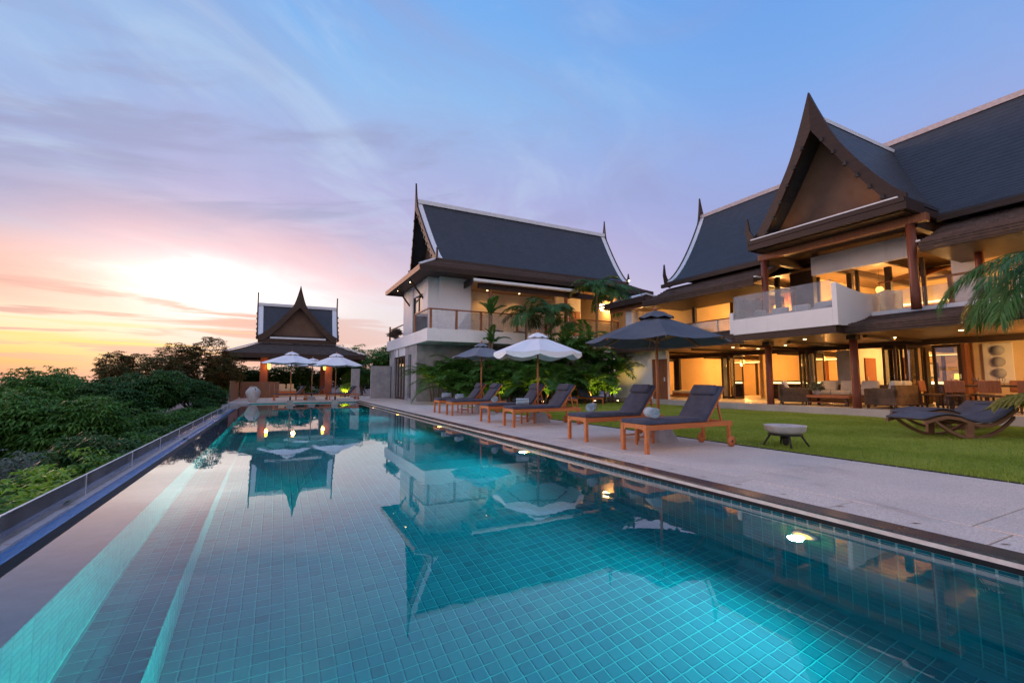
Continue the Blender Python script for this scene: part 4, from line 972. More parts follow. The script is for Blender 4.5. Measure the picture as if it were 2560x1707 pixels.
# upper walls
part('wall', 'stucco_white', U, (7.80, 8.42, 26.0, 27.1, 3.52, 7.5)); part('wall', 'stucco_white', U, (8.42, 10.4, 25.6, 25.85, 3.52, 7.5)); part('wall', 'stucco_white', U, (8.42, 8.7, 25.851, 26.4, 3.52, 7.5))
part('wall', 'stucco_white', U, (7.80, 8.05, 29.4, 31.8, 3.52, 7.5)); part('wall', 'stucco_white', U, (7.85, 8.04, 27.101, 29.399, 6.6, 7.5)); part('window', 'glass_door', U, (7.92, 7.94, 27.101, 29.399, 3.53, 6.6))
for y in (27.12, 28.25, 29.38): part('mullion', 'wood_dark', U, (7.88, 7.98, y - .05, y + .05, 3.53, 6.59))
part('wall', 'stucco_warm', U, (10.2, 10.4, 25.851, 28.2, 3.52, 7.3)); part('wall', 'stucco_warm', U, (10.41, 20.4, 28.0, 28.2, 3.52, 7.3)); part('wall', 'stucco_white', U, (8.0, 22.4, 31.5, 31.8, 3.52, 7.5)); part('wall', 'plaster_ochre', U, (20.3, 20.5, 23.4, 31.4, 3.52, 7.2))
part('wall', 'stucco_warm', U, (16.9, 19.0, 26.2, 26.4, 3.52, 7.0)); b = MB(); b.box(18.0, 18.9, 26.12, 26.19, 3.53, 6.05); dd = b.build('wooden_door', 'wood_red', U)
for z0, z1 in ((3.7, 4.5), (4.65, 5.9)): b = MB(); b.box(18.12, 18.4, 26.085, 26.119, z0, z1); b.box(18.5, 18.78, 26.085, 26.119, z0, z1); b.build('door_panel', 'wood_red', dd)
part('porch_ceiling', 'wood_ceiling', U, (10.4, 20.4, 24.5, 28.0, 7.15, 7.2)); part('porch_beam', 'wood_fascia', U, (10.4, 21.5, 24.4, 24.62, 6.62, 6.95)); column(U, 11.2, 24.5, 3.52, 6.61, .12, 'wood_red', False); column(U, 16.6, 24.5, 3.52, 6.61, .12, 'wood_red', False)
b = MB(); b.rbox((7.4, .22, .17), Matrix.Translation((13.6, 24.15, 7.02)), .03, 2); b.build('awning_case', 'stucco_white', U); part('awning_bracket', 'metal_dark', U, (9.82, 9.89, 24.0, 25.4, 6.72, 7.12)); part('awning_bracket', 'metal_dark', U, (17.32, 17.4, 24.0, 25.4, 6.72, 7.12))
# eaves
skirt(U, (8.05, 22.5, 25.45, 31.35), (6.75, 23.8, 24.05, 32.75), 8.30, 7.55, 'wsn', .16, 'roof_shake')
part('soffit', 'wood_fascia', U, (6.85, 8.6, 24.1, 32.7, 7.36, 7.385)); part('soffit', 'wood_dark', U, (8.601, 23.5, 24.1, 26, 7.36, 7.385))
for a, c in (((6.75, 24.05), (8.05, 25.45)), ): b = MB(); b.bar((a[0], a[1], 7.60), (c[0], c[1], 8.36), .16, .08); b.build('hip_cap', 'stucco_white', U)
for y in (27.0, 30.2): b = MB(); b.bar((7.82, y, 6.2), (6.95, y, 7.32), .09); b.build('strut', 'wood_fascia', U); b = MB(); b.lathe((7.2, y + .8, 7.35), [(.07, -.02), (.07, 0)], 12); q_ = b.build('downlight', 'metal_pale', U); b = MB(); b.lathe((7.2, y + .8, 7.325), [(.055, -.008), (.055, 0)], 12); b.build('lens', 'lamp_warm', q_); spot_light('downlight_beam', (7.2, y + .8, 7.3), (7.2, y + .8, 5), 14, WARM, 120, .7, .05, U)
gro = Roof(U, 'x', 28.4, 8.12, 22.55, 3.05, 8.38, 12.75, .45, 1.2); gro.slopes(); gro.ridge(.3, .26, 'metal_pale')
for e in (0, 1): gro.verge(e, .34, 'metal_pale'); gro.barge(e, .42, .1, 1.15, .34, .12, 'wood_fascia', 8, .05, .6); gro.panel(e, .75, 'render_brown', 8.3)
part('fascia_board', 'wood_dark', U, (8.0, 22.7, 25.30, 25.36, 8.16, 8.34))
# hanging lantern + porch lights
b = MB(); b.lathe((20.0, 25.0, 6.28), [(.12, -.22), (.2, -.15), (.2, .15), (.12, .22)], 14); ln = b.build('lantern', 'lamp_warm', U); b = MB(); b.tube([(20.0, 25.0, 6.50), (20.0, 25.0, 7.14)], .01, 5); b.build('cord', 'metal_dark', ln); point_light('lantern_light', (20.0, 24.7, 6.2), 90, WARM, .15, U)
for x in (12.2, 14.6): downlight(U, x, 27.2, 7.147, 60)
spot_light('eave_spot', (22.6, 25.25, 8.55), (21.6, 25.9, 9.2), 14, WARM, 60, .8, .03, U); b = MB(); b.lathe((22.62, 25.2, 8.42), [(.05, 0), (.06, .08)], 10); b.build('eave_lamp', 'lamp_warm', U)

# ================================================================== POOL PAVILION
pav = thing('pavilion', 'open timber pavilion with crossed steep roofs beyond the far pool end', 'pavilion', (1.35, 38, 0)); V_ = pav
part('floor', 'terrace_stone', V_, (-1.6, 4.3, 36.6, 42.4, -.02, .12))
for x in (-.82, 3.52):
    for y in (37.35, 41.7):
        b = MB(); b.box(x - .24, x + .24, y - .24, y + .24, .121, 3.1); b.build('column', 'wood_column', V_)
part('beam', 'wood_dark', V_, (-1.1, 3.8, 37.2, 37.5, 2.75, 3.1)); part('beam', 'wood_dark', V_, (-1.1, 3.8, 41.55, 41.85, 2.75, 3.1)); part('ceiling', 'wood_dark', V_, (-2.9, 5.7, 36.2, 43.2, 3.101, 3.15))
skirt(V_, (-1.3, 4.0, 37.2, 41.8), (-3.25, 5.95, 36.0, 43.3), 3.85, 3.12, 'wesn', .2, 'roof_shake_grey')
for a, c in (((-3.25, 36.0), (-1.3, 37.2)), ((5.95, 36.0), (4.0, 37.2))): b = MB(); b.bar((a[0], a[1], 3.18), (c[0], c[1], 3.92), .18, .08); b.build('hip_cap', 'metal_pale', V_)
part('top_flashing', 'metal_pale', V_, (-1.35, 4.05, 37.16, 37.24, 3.88, 3.93)); part('drum', 'wood_dark', V_, (-1.3, 4.0, 37.28, 41.7, 3.6, 4.5))
pr1 = Roof(V_, 'x', 39.5, -1.30, 4.05, 2.25, 4.42, 7.0, .12, 1.25); pr1.slopes(); pr1.ridge(.3, .22, 'metal_pale')
for e in (0, 1): pr1.verge(e, .32, 'metal_pale'); pr1.barge(e, .3, .09, .85, .28, .1, 'wood_dark', 6, .05, .3); pr1.panel(e, .4, 'render_brown', 4.4)
pr2 = Roof(V_, 'y', 1.36, 37.0, 42.0, 2.62, 4.30, 7.12, .15, 1.3); pr2.slopes(); pr2.barge(0, .42, .12, 1.0, .5, .14, 'wood_dark', 0, .05, 0.0, spow=1.6); pr2.panel(0, .45, 'render_brown', 4.3)
part('gable_ledge', 'metal_pale', V_, (-.52, 3.2, 36.86, 37.05, 4.22, 4.34)); part('gable_ledge', 'wood_dark', V_, (-1.2, 3.9, 36.95, 37.3, 3.92, 4.21))
for x in (-.5, 3.2):
    b = MB(); b.lathe((x, 36.98, 2.3), [(.05, -.3), (.10, -.15), (.10, .2), (.06, .3)], 10); l_ = b.build('wall_lantern', 'lamp_yellow', V_); b = MB(); b.bar((x, 36.98, 2.6), (x, 37.12, 2.7), .03); b.build('bracket', 'metal_dark', l_)
    point_light('lantern_light', (x, 36.7, 2.2), 16, WARM, .1, V_)
point_light('ceiling_light', (1.3, 39.5, 2.7), 40, WARM, .15, V_); b = MB(); b.lathe((1.3, 39.5, 2.95), [(.12, -.06), (.16, .0), (.16, .14)], 14); b.build('ceiling_lamp', 'lamp_soft', V_)
# ================================================================== SUN LOUNGERS
def make_lounger(label, group):
    """foot end at x=0, head end at x=2.1"""
    t = thing('sun_lounger', label, 'lounger', (0, 0, 0), 0, group)
    for y in (-.275, .275):
        b = MB(); b.rbox((.062, .062, .455), Matrix.Translation((.035, y, .2275)), .006, 1, False); b.build('leg', 'teak', t, True)
        b = MB(); b.rbox((.055, .05, .30), Matrix.Translation((1.98, y, .27)), .006, 1, False); l = b.build('leg', 'teak', t, True)
        b = MB(); s = 1 if y > 0 else -1; b.tube([(1.98, y + s * .028, .095), (1.98, y + s * .062, .095)], .095, 18); w = b.build('wheel', 'teak', t, True)
        b = MB(); b.tube([(1.98, y + s * .063, .095), (1.98, y + s * .072, .095)], .02, 8); b.build('hub', 'metal_dark', w, True)
        b = MB(); b.rbox((2.02, .035, .085), Matrix.Translation((1.06, y, .405)), .005, 1, False); b.build('side_rail', 'teak', t, True)
    b = MB(); prof = [(-.243, .33), (-.20, .375), (-.1, .385), (.1, .385), (.20, .375), (.243, .33), (.243, .455), (-.243, .455)]
    b.prism(prof, lambda a, q, tt: (tt, a, q), .012, .046); fixn(b.build('foot_apron', 'teak', t, True))
    b = MB(); b.rbox((.05, .49, .075), Matrix.Translation((2.06, 0, .405)), .005, 1, False); b.build('head_rail', 'teak', t, True)
    for k in range(13): b = MB(); b.box(.085 + k * .104, .085 + k * .104 + .075, -.256, .256, .43, .45); b.build('slat', 'teak', t, True)
    b = MB(); b.rbox((1.42, .60, .07), Matrix.Translation((.715, 0, .49)), .022, 2); b.build('cushion', 'fabric_charcoal', t, True)
    ang = R(51); hx, hz = 1.41, .455; M = Matrix.Translation((hx, 0, hz)) @ Matrix.Rotation(-ang, 4, 'Y')
    b = MB(); b.rbox((.74, .60, .07), M @ Matrix.Translation((.37, 0, .045)), .022, 2); bc = b.build('back_cushion', 'fabric_charcoal', t, True)
    b = MB()
    for y in (-.27, .27): b.rbox((.76, .04, .035), M @ Matrix.Translation((.38, y, -.015)), .004, 1, False)
    for k in range(6): b.rbox((.06, .50, .02), M @ Matrix.Translation((.08 + k * .12, 0, -.012)), .003, 1, False)
    b.build('back_frame', 'teak', t, True)
    b = MB(); b.rbox((.20, .50, .085), M @ Matrix.Translation((.60, 0, .115)), .03, 3); b.build('pillow', 'fabric_charcoal', t, True)
    e = M @ Vector((.52, 0, -.03))
    for y in (-.22, .22): b = MB(); b.bar((e.x, y, e.z), (e.x + .10, y, .44), .03); b.build('prop', 'teak', t, True)
    return t
L0 = make_lounger('dark cushioned teak lounger closest to the camera with towel roll', 'teak loungers beside the pool')
lounge = [(5.25, 5.83, L0['label']), (5.27, 7.46, 'second teak lounger from the camera, on the far side of the slate umbrella base'), (5.30, 10.50, 'teak lounger on the near side of the white umbrella pole'), (5.30, 12.02, 'teak lounger on the far side of the white umbrella pole'), (5.27, 14.93, 'teak lounger on the near side of the grey umbrella pole'), (5.29, 16.36, 'farthest teak lounger along the pool edge, beyond the grey umbrella pole')]
for i, (x, y, lab) in enumerate(lounge):
    o = L0 if i == 0 else copy_tree(L0); o.location = (x, y, 0); o['label'] = lab; o.rotation_euler.z = R([0, .8, -.6, .5, -.4, .9][i])
# loungers out on the lawn near the hedge, seen from their back
for i, (x, y, rz, lab) in enumerate(((11.7, 16.9, 70, 'low grey lounger on the lawn beside the hedge, left one of two'), (13.8, 17.7, 82, 'low grey lounger on the lawn beside the hedge, right one of two'))):
    o = copy_tree(L0); o.location = (x, y, .0); o.rotation_euler.z = R(rz); o.scale = (.95, .95, .80); o['label'] = lab; o['group'] = 'loungers on the lawn by the hedge'
# pavilion end
for i, (x, y, rz, lab) in enumerate(((-.1, 30.6, 8, 'grey lounger beyond the far pool edge, beside the left white umbrella'), (1.1, 31.4, -4, 'grey lounger beyond the far pool edge, between the white umbrellas'), (2.9, 30.6, 10, 'grey lounger beyond the far pool edge, right of the right white umbrella'))):
    o = copy_tree(L0); o.location = (x, y, .0); o.rotation_euler.z = R(rz); o.scale = (.9, .95, .8); o['label'] = lab; o['group'] = 'loungers at the far pool end'
# ---- rolled towels
def make_towel(label):
    t = thing('towel', label, 'towel', (0, 0, 0), 0, 'rolled towels on the loungers')
    n = 64; b = MB(); vs = []
    for k in range(n):
        a = k / (n - 1) * 2 * math.pi * 3.4; rad = .016 + .079 * k / (n - 1); w = .155 + .006 * math.sin(a * 1.3)
        vs += [(-w + .005 * math.sin(a * 2.1), rad * math.cos(a) * 1.06, rad * math.sin(a) * .96), (w, rad * math.cos(a) * 1.06, rad * math.sin(a) * .96)]
    b.add(vs, [(2 * k, 2 * k + 1, 2 * k + 3, 2 * k + 2) for k in range(n - 1)], True); o = b.build('roll', 'towel', t, True)
    md = o.modifiers.new('thick', 'SOLIDIFY'); md.thickness = .02; md.offset = 1
    return t
T0 = make_towel('x')
tw = ['largest rolled blue grey towel, on the lounger nearest the camera', 'rolled blue grey towel on the second lounger from the camera', 'rolled towel on the lounger at the near side of the white umbrella pole', 'rolled towel on the lounger at the far side of the white umbrella pole', 'rolled towel on the lounger at the near side of the grey umbrella pole', 'rolled towel on the farthest lounger of the poolside row']
for i, (x, y, _) in enumerate(lounge):
    o = T0 if i == 0 else copy_tree(T0); o.location = (x + .34 + .02 * (i % 3), y - .08 + .05 * (i % 2), .628); o.rotation_euler.z = R([66, 42, -22, 58, 34, 12][i]); o['label'] = tw[i]
# ---- little side tables between each pair
def make_table(label):
    t = thing('side_table', label, 'table', (0, 0, 0), 0, 'side tables between lounger pairs')
    for x in (-.2, .2):
        for y in (-.2, .2): b = MB(); b.rbox((.045, .045, .40), Matrix.Translation((x, y, .20)), .004, 1, False); b.build('leg', 'teak', t, True)
    for k in range(6): b = MB(); b.box(-.25 + k * .085, -.25 + k * .085 + .075, -.25, .25, .402, .42); b.build('slat', 'teak', t, True)
    for y in (-.2, .2): b = MB(); b.bar((-.177, y, .13), (.177, y, .13), .025); b.build('stretcher', 'teak', t, True)
    return t
S0 = make_table('small teak side table behind the nearest lounger')
for i, (x, y, lab) in enumerate(((6.1, 6.66, S0['label']), (6.2, 11.26, 'small teak side table between the loungers of the white umbrella'), (6.15, 15.65, 'small teak side table between the loungers of the grey umbrella'))):
    o = S0 if i == 0 else copy_tree(S0); o.location = (x, y, 0); o['label'] = lab

# ================================================================== UMBRELLAS
def umbrella(label, loc, rad, z_rim, z_top, mat, seed, valance=.12, group='parasols round the pool', base='concrete_grey', rot=.2, ribs=8, tilt=0.0, basew=.26, baseh=.26):
    rnd = random.Random(seed); t = thing('parasol', label, 'umbrella', loc, 0, group); n = ribs; z1 = z_top - .10
    b = MB(); b.tube([(0, 0, .02), (0, 0, z_top - .02)], [.028, .026], 12); pole = b.build('pole', 'teak_pole', t, True)
    b = MB(); q = basew; b.add([(-q, -q, 0), (q, -q, 0), (q, q, 0), (-q, q, 0), (-q * .62, -q * .62, baseh), (q * .62, -q * .62, baseh), (q * .62, q * .62, baseh), (-q * .62, q * .62, baseh)], [(0, 3, 2, 1), (4, 5, 6, 7), (0, 1, 5, 4), (1, 2, 6, 5), (2, 3, 7, 6), (3, 0, 4, 7)]); b.build('base', base, t, True)
    b = MB(); b.lathe((0, 0, 0), [(.045, baseh), (.045, baseh + .18)], 12); b.build('collar', 'metal_dark', t, True)
    # canopy: n panels, cloth sags between ribs
    b = MB(); rings = [.13, .35, .6, .82, 1.0]; sub = 4; rows = []
    for f in rings:
        row = []
        for k in range(n * sub + 1):
            a = rot + 2 * math.pi * k / (n * sub); w = (k % sub) / sub; chord = math.cos(math.pi / n) / math.cos((w - .5) * 2 * math.pi / n)
            sag = math.sin(math.pi * w) * .05 * f
            row.append((rad * f * chord * math.cos(a), rad * f * chord * math.sin(a), z1 + (z_rim - z1) * (f ** 1.06) - sag + .02 * (1 - f) * f))
        rows.append(row)
    b.strip(rows, smooth=False)
    if valance:
        row2 = []
        for k, p in enumerate(rows[-1]):
            w = (k % sub) / sub; row2.append((p[0] * 1.005, p[1] * 1.005, p[2] - valance * (.75 + .45 * math.sin(math.pi * w)) + rnd.uniform(-.008, .008)))
        b.strip([rows[-1], row2])
    c = b.build('canopy', mat, t, True)
    b = MB(); rows = []      # vent cap
    zcan = lambda f: z1 + (z_rim - z1) * f ** 1.06
    for f, zz in ((.0, z_top), (.12, z_top - .05), (.25, min(z_top - .1, zcan(.25) + .035))):
        rows.append([(rad * f * math.cos(rot + 2 * math.pi * k / (n * 2)), rad * f * math.sin(rot + 2 * math.pi * k / (n * 2)), zz + (.035 if (k % 2 and f > .2) else 0)) for k in range(n * 2 + 1)])
    b.strip(rows); b.build('vent_cap', mat, c, True)
    b = MB(); b.lathe((0, 0, 0), [(.03, z_top), (.04, z_top + .03), (.012, z_top + .08)], 10); b.build('finial', 'teak_pole', t, True)
    for k in range(n):
        a = rot + 2 * math.pi * k / n; b = MB(); b.bar((.04 * math.cos(a), .04 * math.sin(a), z1 - .05), (rad * .985 * math.cos(a), rad * .985 * math.sin(a), z_rim - .02), .018, .03); r_ = b.build('rib', 'teak_pole', t, True)
        b = MB(); zz = z1 + (z_rim - z1) * .55 - .05; b.bar((.04 * math.cos(a), .04 * math.sin(a), z_rim + .02), (rad * .54 * math.cos(a), rad * .54 * math.sin(a), zz), .016, .022); b.build('strut', 'teak_pole', r_, True)
    b = MB(); b.lathe((0, 0, 0), [(.05, z_rim - .03), (.05, z_rim + .06)], 10); b.build('hub', 'teak_pole', t, True)
    t.rotation_euler = (R(tilt), 0, 0)
    return t
umbrella('big slate parasol over the two loungers nearest the camera', (6.66, 6.67, 0), 1.40, 1.93, 2.56, 'canvas_slate', 1, .0, rot=.12)
umbrella('white parasol with scalloped edge over the middle lounger pair', (6.68, 11.32, 0), 1.27, 1.98, 2.56, 'canvas_white', 2, .13, rot=.3)
umbrella('mid grey parasol over the farthest poolside lounger pair', (6.88, 15.85, 0), 1.16, 2.06, 2.61, 'canvas_grey', 3, .0, rot=.2)
umbrella('white parasol standing in the far shallow end, left one', (.70, 27.2, -.36), 1.48, 2.48, 3.10, 'canvas_white', 4, .0, rot=.1, basew=.22, baseh=.5)
umbrella('white parasol standing in the far shallow end, right one', (2.92, 26.9, -.36), 1.50, 2.38, 3.06, 'canvas_white', 5, .0, rot=.25, basew=.22, baseh=.5)
umbrella('white parasol on the deck behind the two in the water', (1.95, 30.4, 0), 1.45, 2.12, 2.56, 'canvas_white', 6, .0, rot=.0)

# ================================================================== SMALL THINGS
t = thing('fire_bowl', 'pale stone bowl on a dark four legged stand at the lawn edge', 'bowl', (8.22, 5.15, 0))
b = MB(); b.lathe((0, 0, 0), [(.10, .205), (.25, .215), (.325, .27), (.335, .345), (.345, .36), (.31, .362), (.295, .32), (.2, .27), (.02, .26)], 28); b.build('bowl', 'ceramic', t, True)
b = MB(); b.lathe((0, 0, 0), [(.27, .185), (.28, .205), (.25, .212)], 24); b.build('ring', 'metal_dark', t, True)
for k in range(4): a = R(45 + 90 * k); b = MB(); b.tube([(.24 * math.cos(a), .24 * math.sin(a), .20), (.30 * math.cos(a), .30 * math.sin(a), .10), (.37 * math.cos(a), .37 * math.sin(a), -.01)], [.02, .018, .016], 6); b.build('leg', 'metal_dark', t, True)
b = MB(); b.lathe((0, 0, 0), [(.03, .19), (.06, .12), (.05, .03), (.02, .0)], 10); b.build('burner', 'metal_dark', t, True)
# wave shaped rocking loungers
def make_rocker(label):
    t = thing('rocking_lounger', label, 'lounger', (0, 0, 0), 0, 'wave shaped loungers on the lawn')
    def zt(x):
        return float(np.interp(x, [0, .25, .5, .75, 1.0, 1.25, 1.5, 1.75, 2.0, 2.15], [.44, .50, .53, .50, .41, .35, .35, .43, .57, .66]))
    xs_ = np.linspace(0, 2.15, 26)
    b = MB(); b.strip([[(x, y, zt(x)) for y in (-.33, -.2, 0, .2, .33)] for x in xs_], .032, True); fixn(b.build('cushion', 'fabric_slate', t, True))
    for y in (-.32, .32):
        b = MB(); b.strip([[(x, y - .025, zt(x) - .055), (x, y + .025, zt(x) - .055)] for x in xs_], .06); fixn(b.build('side_rail', 'rocker_teak', t, True))
        b = MB(); xr = np.linspace(.22, 2.05, 16); zr = lambda x: .02 + .41 * ((x - 1.12) / .98) ** 2
        b.strip([[(x, y - .022, zr(x) + .05), (x, y + .022, zr(x) + .05)] for x in xr], .055); fixn(b.build('rocker_rail', 'rocker_teak', t, True))
        b = MB(); b.bar((.98, y, .03), (1.0, y, zt(1.0) - .10), .15, .045, (0, 1, 0)); b.build('post', 'rocker_teak', t, True)
    for k in range(12): x = .12 + k * .17; b = MB(); b.box(x, x + .07, -.30, .30, zt(x) - .085, zt(x) - .062); b.build('slat', 'rocker_teak', t, True)
    return t
K0 = make_rocker('wave shaped wooden lounger on the lawn, the nearer one'); K0.location = (11.25, 4.60, -.02); K0.rotation_euler.z = R(-14); K0.scale = (1.18, 1.1, 1.05)
K1 = copy_tree(K0); K1.location = (13.3, 5.40, -.02); K1.rotation_euler.z = R(-14); K1['label'] = 'wave shaped wooden lounger on the lawn, the one behind'
# big jar, timber screen, grey blocks at the far end
t = thing('water_jar', 'large pale glazed jar with lugs on the far pool edge', 'jar', (-1.12, 29.35, 0)); t.scale = (.78, .78, .82); b = MB()
b.lathe((0, 0, 0), [(.20, .0), (.24, .04), (.36, .25), (.47, .55), (.47, .72), (.36, .90), (.25, .97), (.24, 1.02), (.28, 1.05), (.24, 1.055), (.20, .98)], 28); j = b.build('body', 'ceramic', t, True)
for k in range(4): a = R(20 + 90 * k); b = MB(); b.tube([(.40 * math.cos(a), .40 * math.sin(a), .80), (.46 * math.cos(a), .46 * math.sin(a), .87), (.35 * math.cos(a), .35 * math.sin(a), .93)], .025, 6); b.build('lug', 'metal_dark', t, True)
t = thing('timber_screen', 'reddish timber screen wall left of the jar', 'screen', (-2.25, 33, 0))
for k in range(22): y = 29.9 + k * .3; b = MB(); b.box(-2.29, -2.25, y + .006, y + .294, -.02, 1.12); b.build('plank', 'wood_fence', t)
b = MB(); b.box(-2.32, -2.2, 29.88, 36.52, 1.121, 1.17); b.build('cap_rail', 'wood_fence', t)
for k in range(8): x = -2.19 + k * .3; b = MB(); b.box(x + .005, x + .295, 36.53, 36.57, -.02, 1.12); b.build('plank', 'wood_fence', t)
t = thing('stone_block_wall', 'grey stone garden wall between pavilion and guest house', 'wall', (5.8, 32, 0)); part('wall_block', 'stone_grey', t, (5.72, 7.0, 31.9, 32.2, -.02, 2.15)); part('wall_block', 'concrete_grey', t, (4.75, 5.3, 34.0, 34.3, -.02, 2.05)); part('coping', 'concrete_grey', t, (5.70, 7.02, 31.88, 32.22, 2.151, 2.2))
# ---- pavilion furniture
t = thing('daybed', 'warmly lit daybed under the pavilion roof', 'daybed', (.4, 39.2, .12)); part('base', 'teak', t, (-.6, 1.4, 38.6, 39.8, .122, .40)); b = MB(); b.rbox((1.95, 1.15, .16), Matrix.Translation((.4, 39.2, .485)), .04, 2); b.build('mattress', 'fabric_pale', t)
for k in range(3): b = MB(); b.rbox((.5, .14, .4), Matrix.Translation((-.2 + k * .6, 39.65, .75)) @ Matrix.Rotation(R(-15), 4, 'X'), .05, 3); b.build('pillow', 'fabric_pale', t)
# ---- terrace furniture
def sofa(label, x, y, rz, w, mat='rattan', seat='fabric_pale', n=3, cat='sofa', group=None, d=.9, pil='fabric_pale'):
    t = thing('sofa' if n > 1 else 'armchair', label, cat, (x, y, .277), R(rz), group)
    b = MB(); b.rbox((w, d, .26), Matrix.Translation((0, 0, .24)), .02, 1, False); b.build('base', mat, t, True)
    b = MB(); b.rbox((w, .14, .42), Matrix.Translation((0, d / 2 - .07, .54)), .03, 2); b.build('backrest', mat, t, True)
    for s in (-1, 1): b = MB(); b.rbox((.14, d, .32), Matrix.Translation((s * (w / 2 - .07), 0, .48)), .03, 2); b.build('armrest', mat, t, True)
    for k in range(n):
        cw = (w - .30) / n; cx = -w / 2 + .15 + cw * (k + .5); b = MB(); b.rbox((cw - .02, d - .2, .16), Matrix.Translation((cx, -.05, .45)), .04, 2); b.build('seat_cushion', seat, t, True)
        b = MB(); b.rbox((cw * .8, .16, .38), Matrix.Translation((cx, d / 2 - .22, .70)) @ Matrix.Rotation(R(-14), 4, 'X'), .06, 3); b.build('back_cushion', pil, t, True)
    for sx in (-1, 1):
        for sy in (-1, 1): b = MB(); b.box(sx * (w / 2 - .08) - .03, sx * (w / 2 - .08) + .03, sy * (d / 2 - .08) - .03, sy * (d / 2 - .08) + .03, 0, .115); b.build('leg', 'wood_dark', t, True)
    return t
sofa('dark woven sofa with cream cushions beside the left terrace column', 17.75, 10.75, 35, 1.5, n=2, group='seats on the terrace')
sofa('long low sofa with yellow lit cushions behind the coffee table', 19.2, 9.6, -92, 2.4, 'fabric_brown', n=3, group='seats on the terrace')
sofa('square brown armchair sofa seen from its back beside the right terrace column', 17.95, 7.62, 178, 1.5, 'fabric_brown', n=2, group='seats on the terrace')
t = thing('coffee_table', 'low dark wooden coffee table between the terrace sofas', 'table', (17.75, 9.35, .277)); b = MB(); b.rbox((.8, 1.5, .09), Matrix.Translation((0, 0, .33)), .01, 1, False); b.build('top', 'wood_red', t, True)
for sx in (-.3, .3):
    for sy in (-.62, .62): b = MB(); b.box(sx - .04, sx + .04, sy - .04, sy + .04, 0, .284); b.build('leg', 'wood_dark', t, True)
b = MB(); b.rbox((.7, 1.36, .03), Matrix.Translation((0, 0, .12)), .005, 1, False); b.build('shelf', 'wood_red', t, True)
t = thing('potted_plant', 'leafy pot plant on the terrace coffee table', 'plant', (17.75, 9.85, .652)); b = MB(); b.lathe((0, 0, 0), [(.06, 0), (.09, .05), (.08, .18)], 14); b.build('pot', 'ceramic', t, True)
me, _ = crown_mesh('foliage', .22, .22, .2, 40, 6, .13, .05, np.random.default_rng(3)); me.materials.append(MATS['leaf_silver']); o = link('foliage', me, None, t); o.location = (0, 0, .32)
# bench in front of the far left room
t = thing('daybed_bench', 'white upholstered bench before the leftmost lit room', 'bench', (20.2, 17.6, .277)); b = MB(); b.rbox((.8, 2.3, .14), Matrix.Translation((0, 0, .30)), .04, 2); b.build('mattress', 'fabric_pale', t, True); b = MB(); b.rbox((.78, 2.3, .18), Matrix.Translation((0, 0, .135)), .01, 1, False); b.build('base', 'wood_red', t, True)
t = thing('bar_counter', 'dark bar counter with lit top edge inside the middle room', 'counter', (23.2, 13.4, .277)); b = MB(); b.rbox((.6, 3.2, .85), Matrix.Translation((0, 0, .43)), .01, 1, False); b.build('body', 'wood_dark', t, True); b = MB(); b.rbox((.75, 3.3, .05), Matrix.Translation((0, 0, .885)), .01, 1, False); b.build('worktop', 'terrace_stone', t, True); b = MB(); b.box(-.315, -.302, -1.5, 1.5, .77, .82); b.build('light_strip', 'lamp_cove', t, True)
for i, y in enumerate((12.5, 13.3, 14.1)):
    t = thing('bar_stool', ['bar stool at the dark counter, the one nearest the camera', 'bar stool at the dark counter, middle of three', 'bar stool at the dark counter, the farthest'][i], 'stool', (22.5, y, .277), 0, 'bar stools'); b = MB(); b.lathe((0, 0, 0), [(.17, .62), (.18, .66), (.15, .69)], 14); b.build('seat', 'wood_dark', t, True)
    for k in range(4): a = R(45 + 90 * k); b = MB(); b.bar((.12 * math.cos(a), .12 * math.sin(a), .62), (.19 * math.cos(a), .19 * math.sin(a), 0), .03); b.build('leg', 'wood_dark', t, True)
t = thing('sideboard', 'long sideboard with bright lit top behind the terrace sofas', 'sideboard', (24.6, 9.0, .277)); b = MB(); b.rbox((.5, 3.0, .75), Matrix.Translation((0, 0, .38)), .01, 1, False); b.build('body', 'fabric_brown', t, True); b = MB(); b.box(-.27, .25, -1.5, 1.5, .76, .86); b.build('lit_top', 'sideboard_glow', t, True)  # sideboard top glows by emission in its own material
t = thing('table_lamp', 'small glowing yellow green table lamp on the lit sideboard', 'lamp', (24.5, 8.1, 1.142)); b = MB(); b.lathe((0, 0, 0), [(.05, 0), (.03, .1)], 10); b.build('foot', 'ceramic', t, True); b = MB(); b.lathe((0, 0, 0), [(.16, .1), (.13, .32)], 14); b.build('shade', 'lamp_yellow', t, True)
# wall shelf + picture in the left room
t = thing('shelf_cabinet', 'tall narrow shelf against the ochre wall of the leftmost lit room', 'shelf', (26.6, 17.6, .277)); b = MB()
for y in (-.35, .35): b.box(-.15, .35, y - .02, y + .02, 0, 1.5)
for z in (.02, .5, 1.0, 1.48): b.box(-.15, .35, -.329, .329, z - .015, z + .015)
b.build('frame', 'wood_red', t, True); b = MB(); b.box(.0, .2, -.2, .05, 1.02, 1.3); b.build('box', 'wood_dark', t, True)
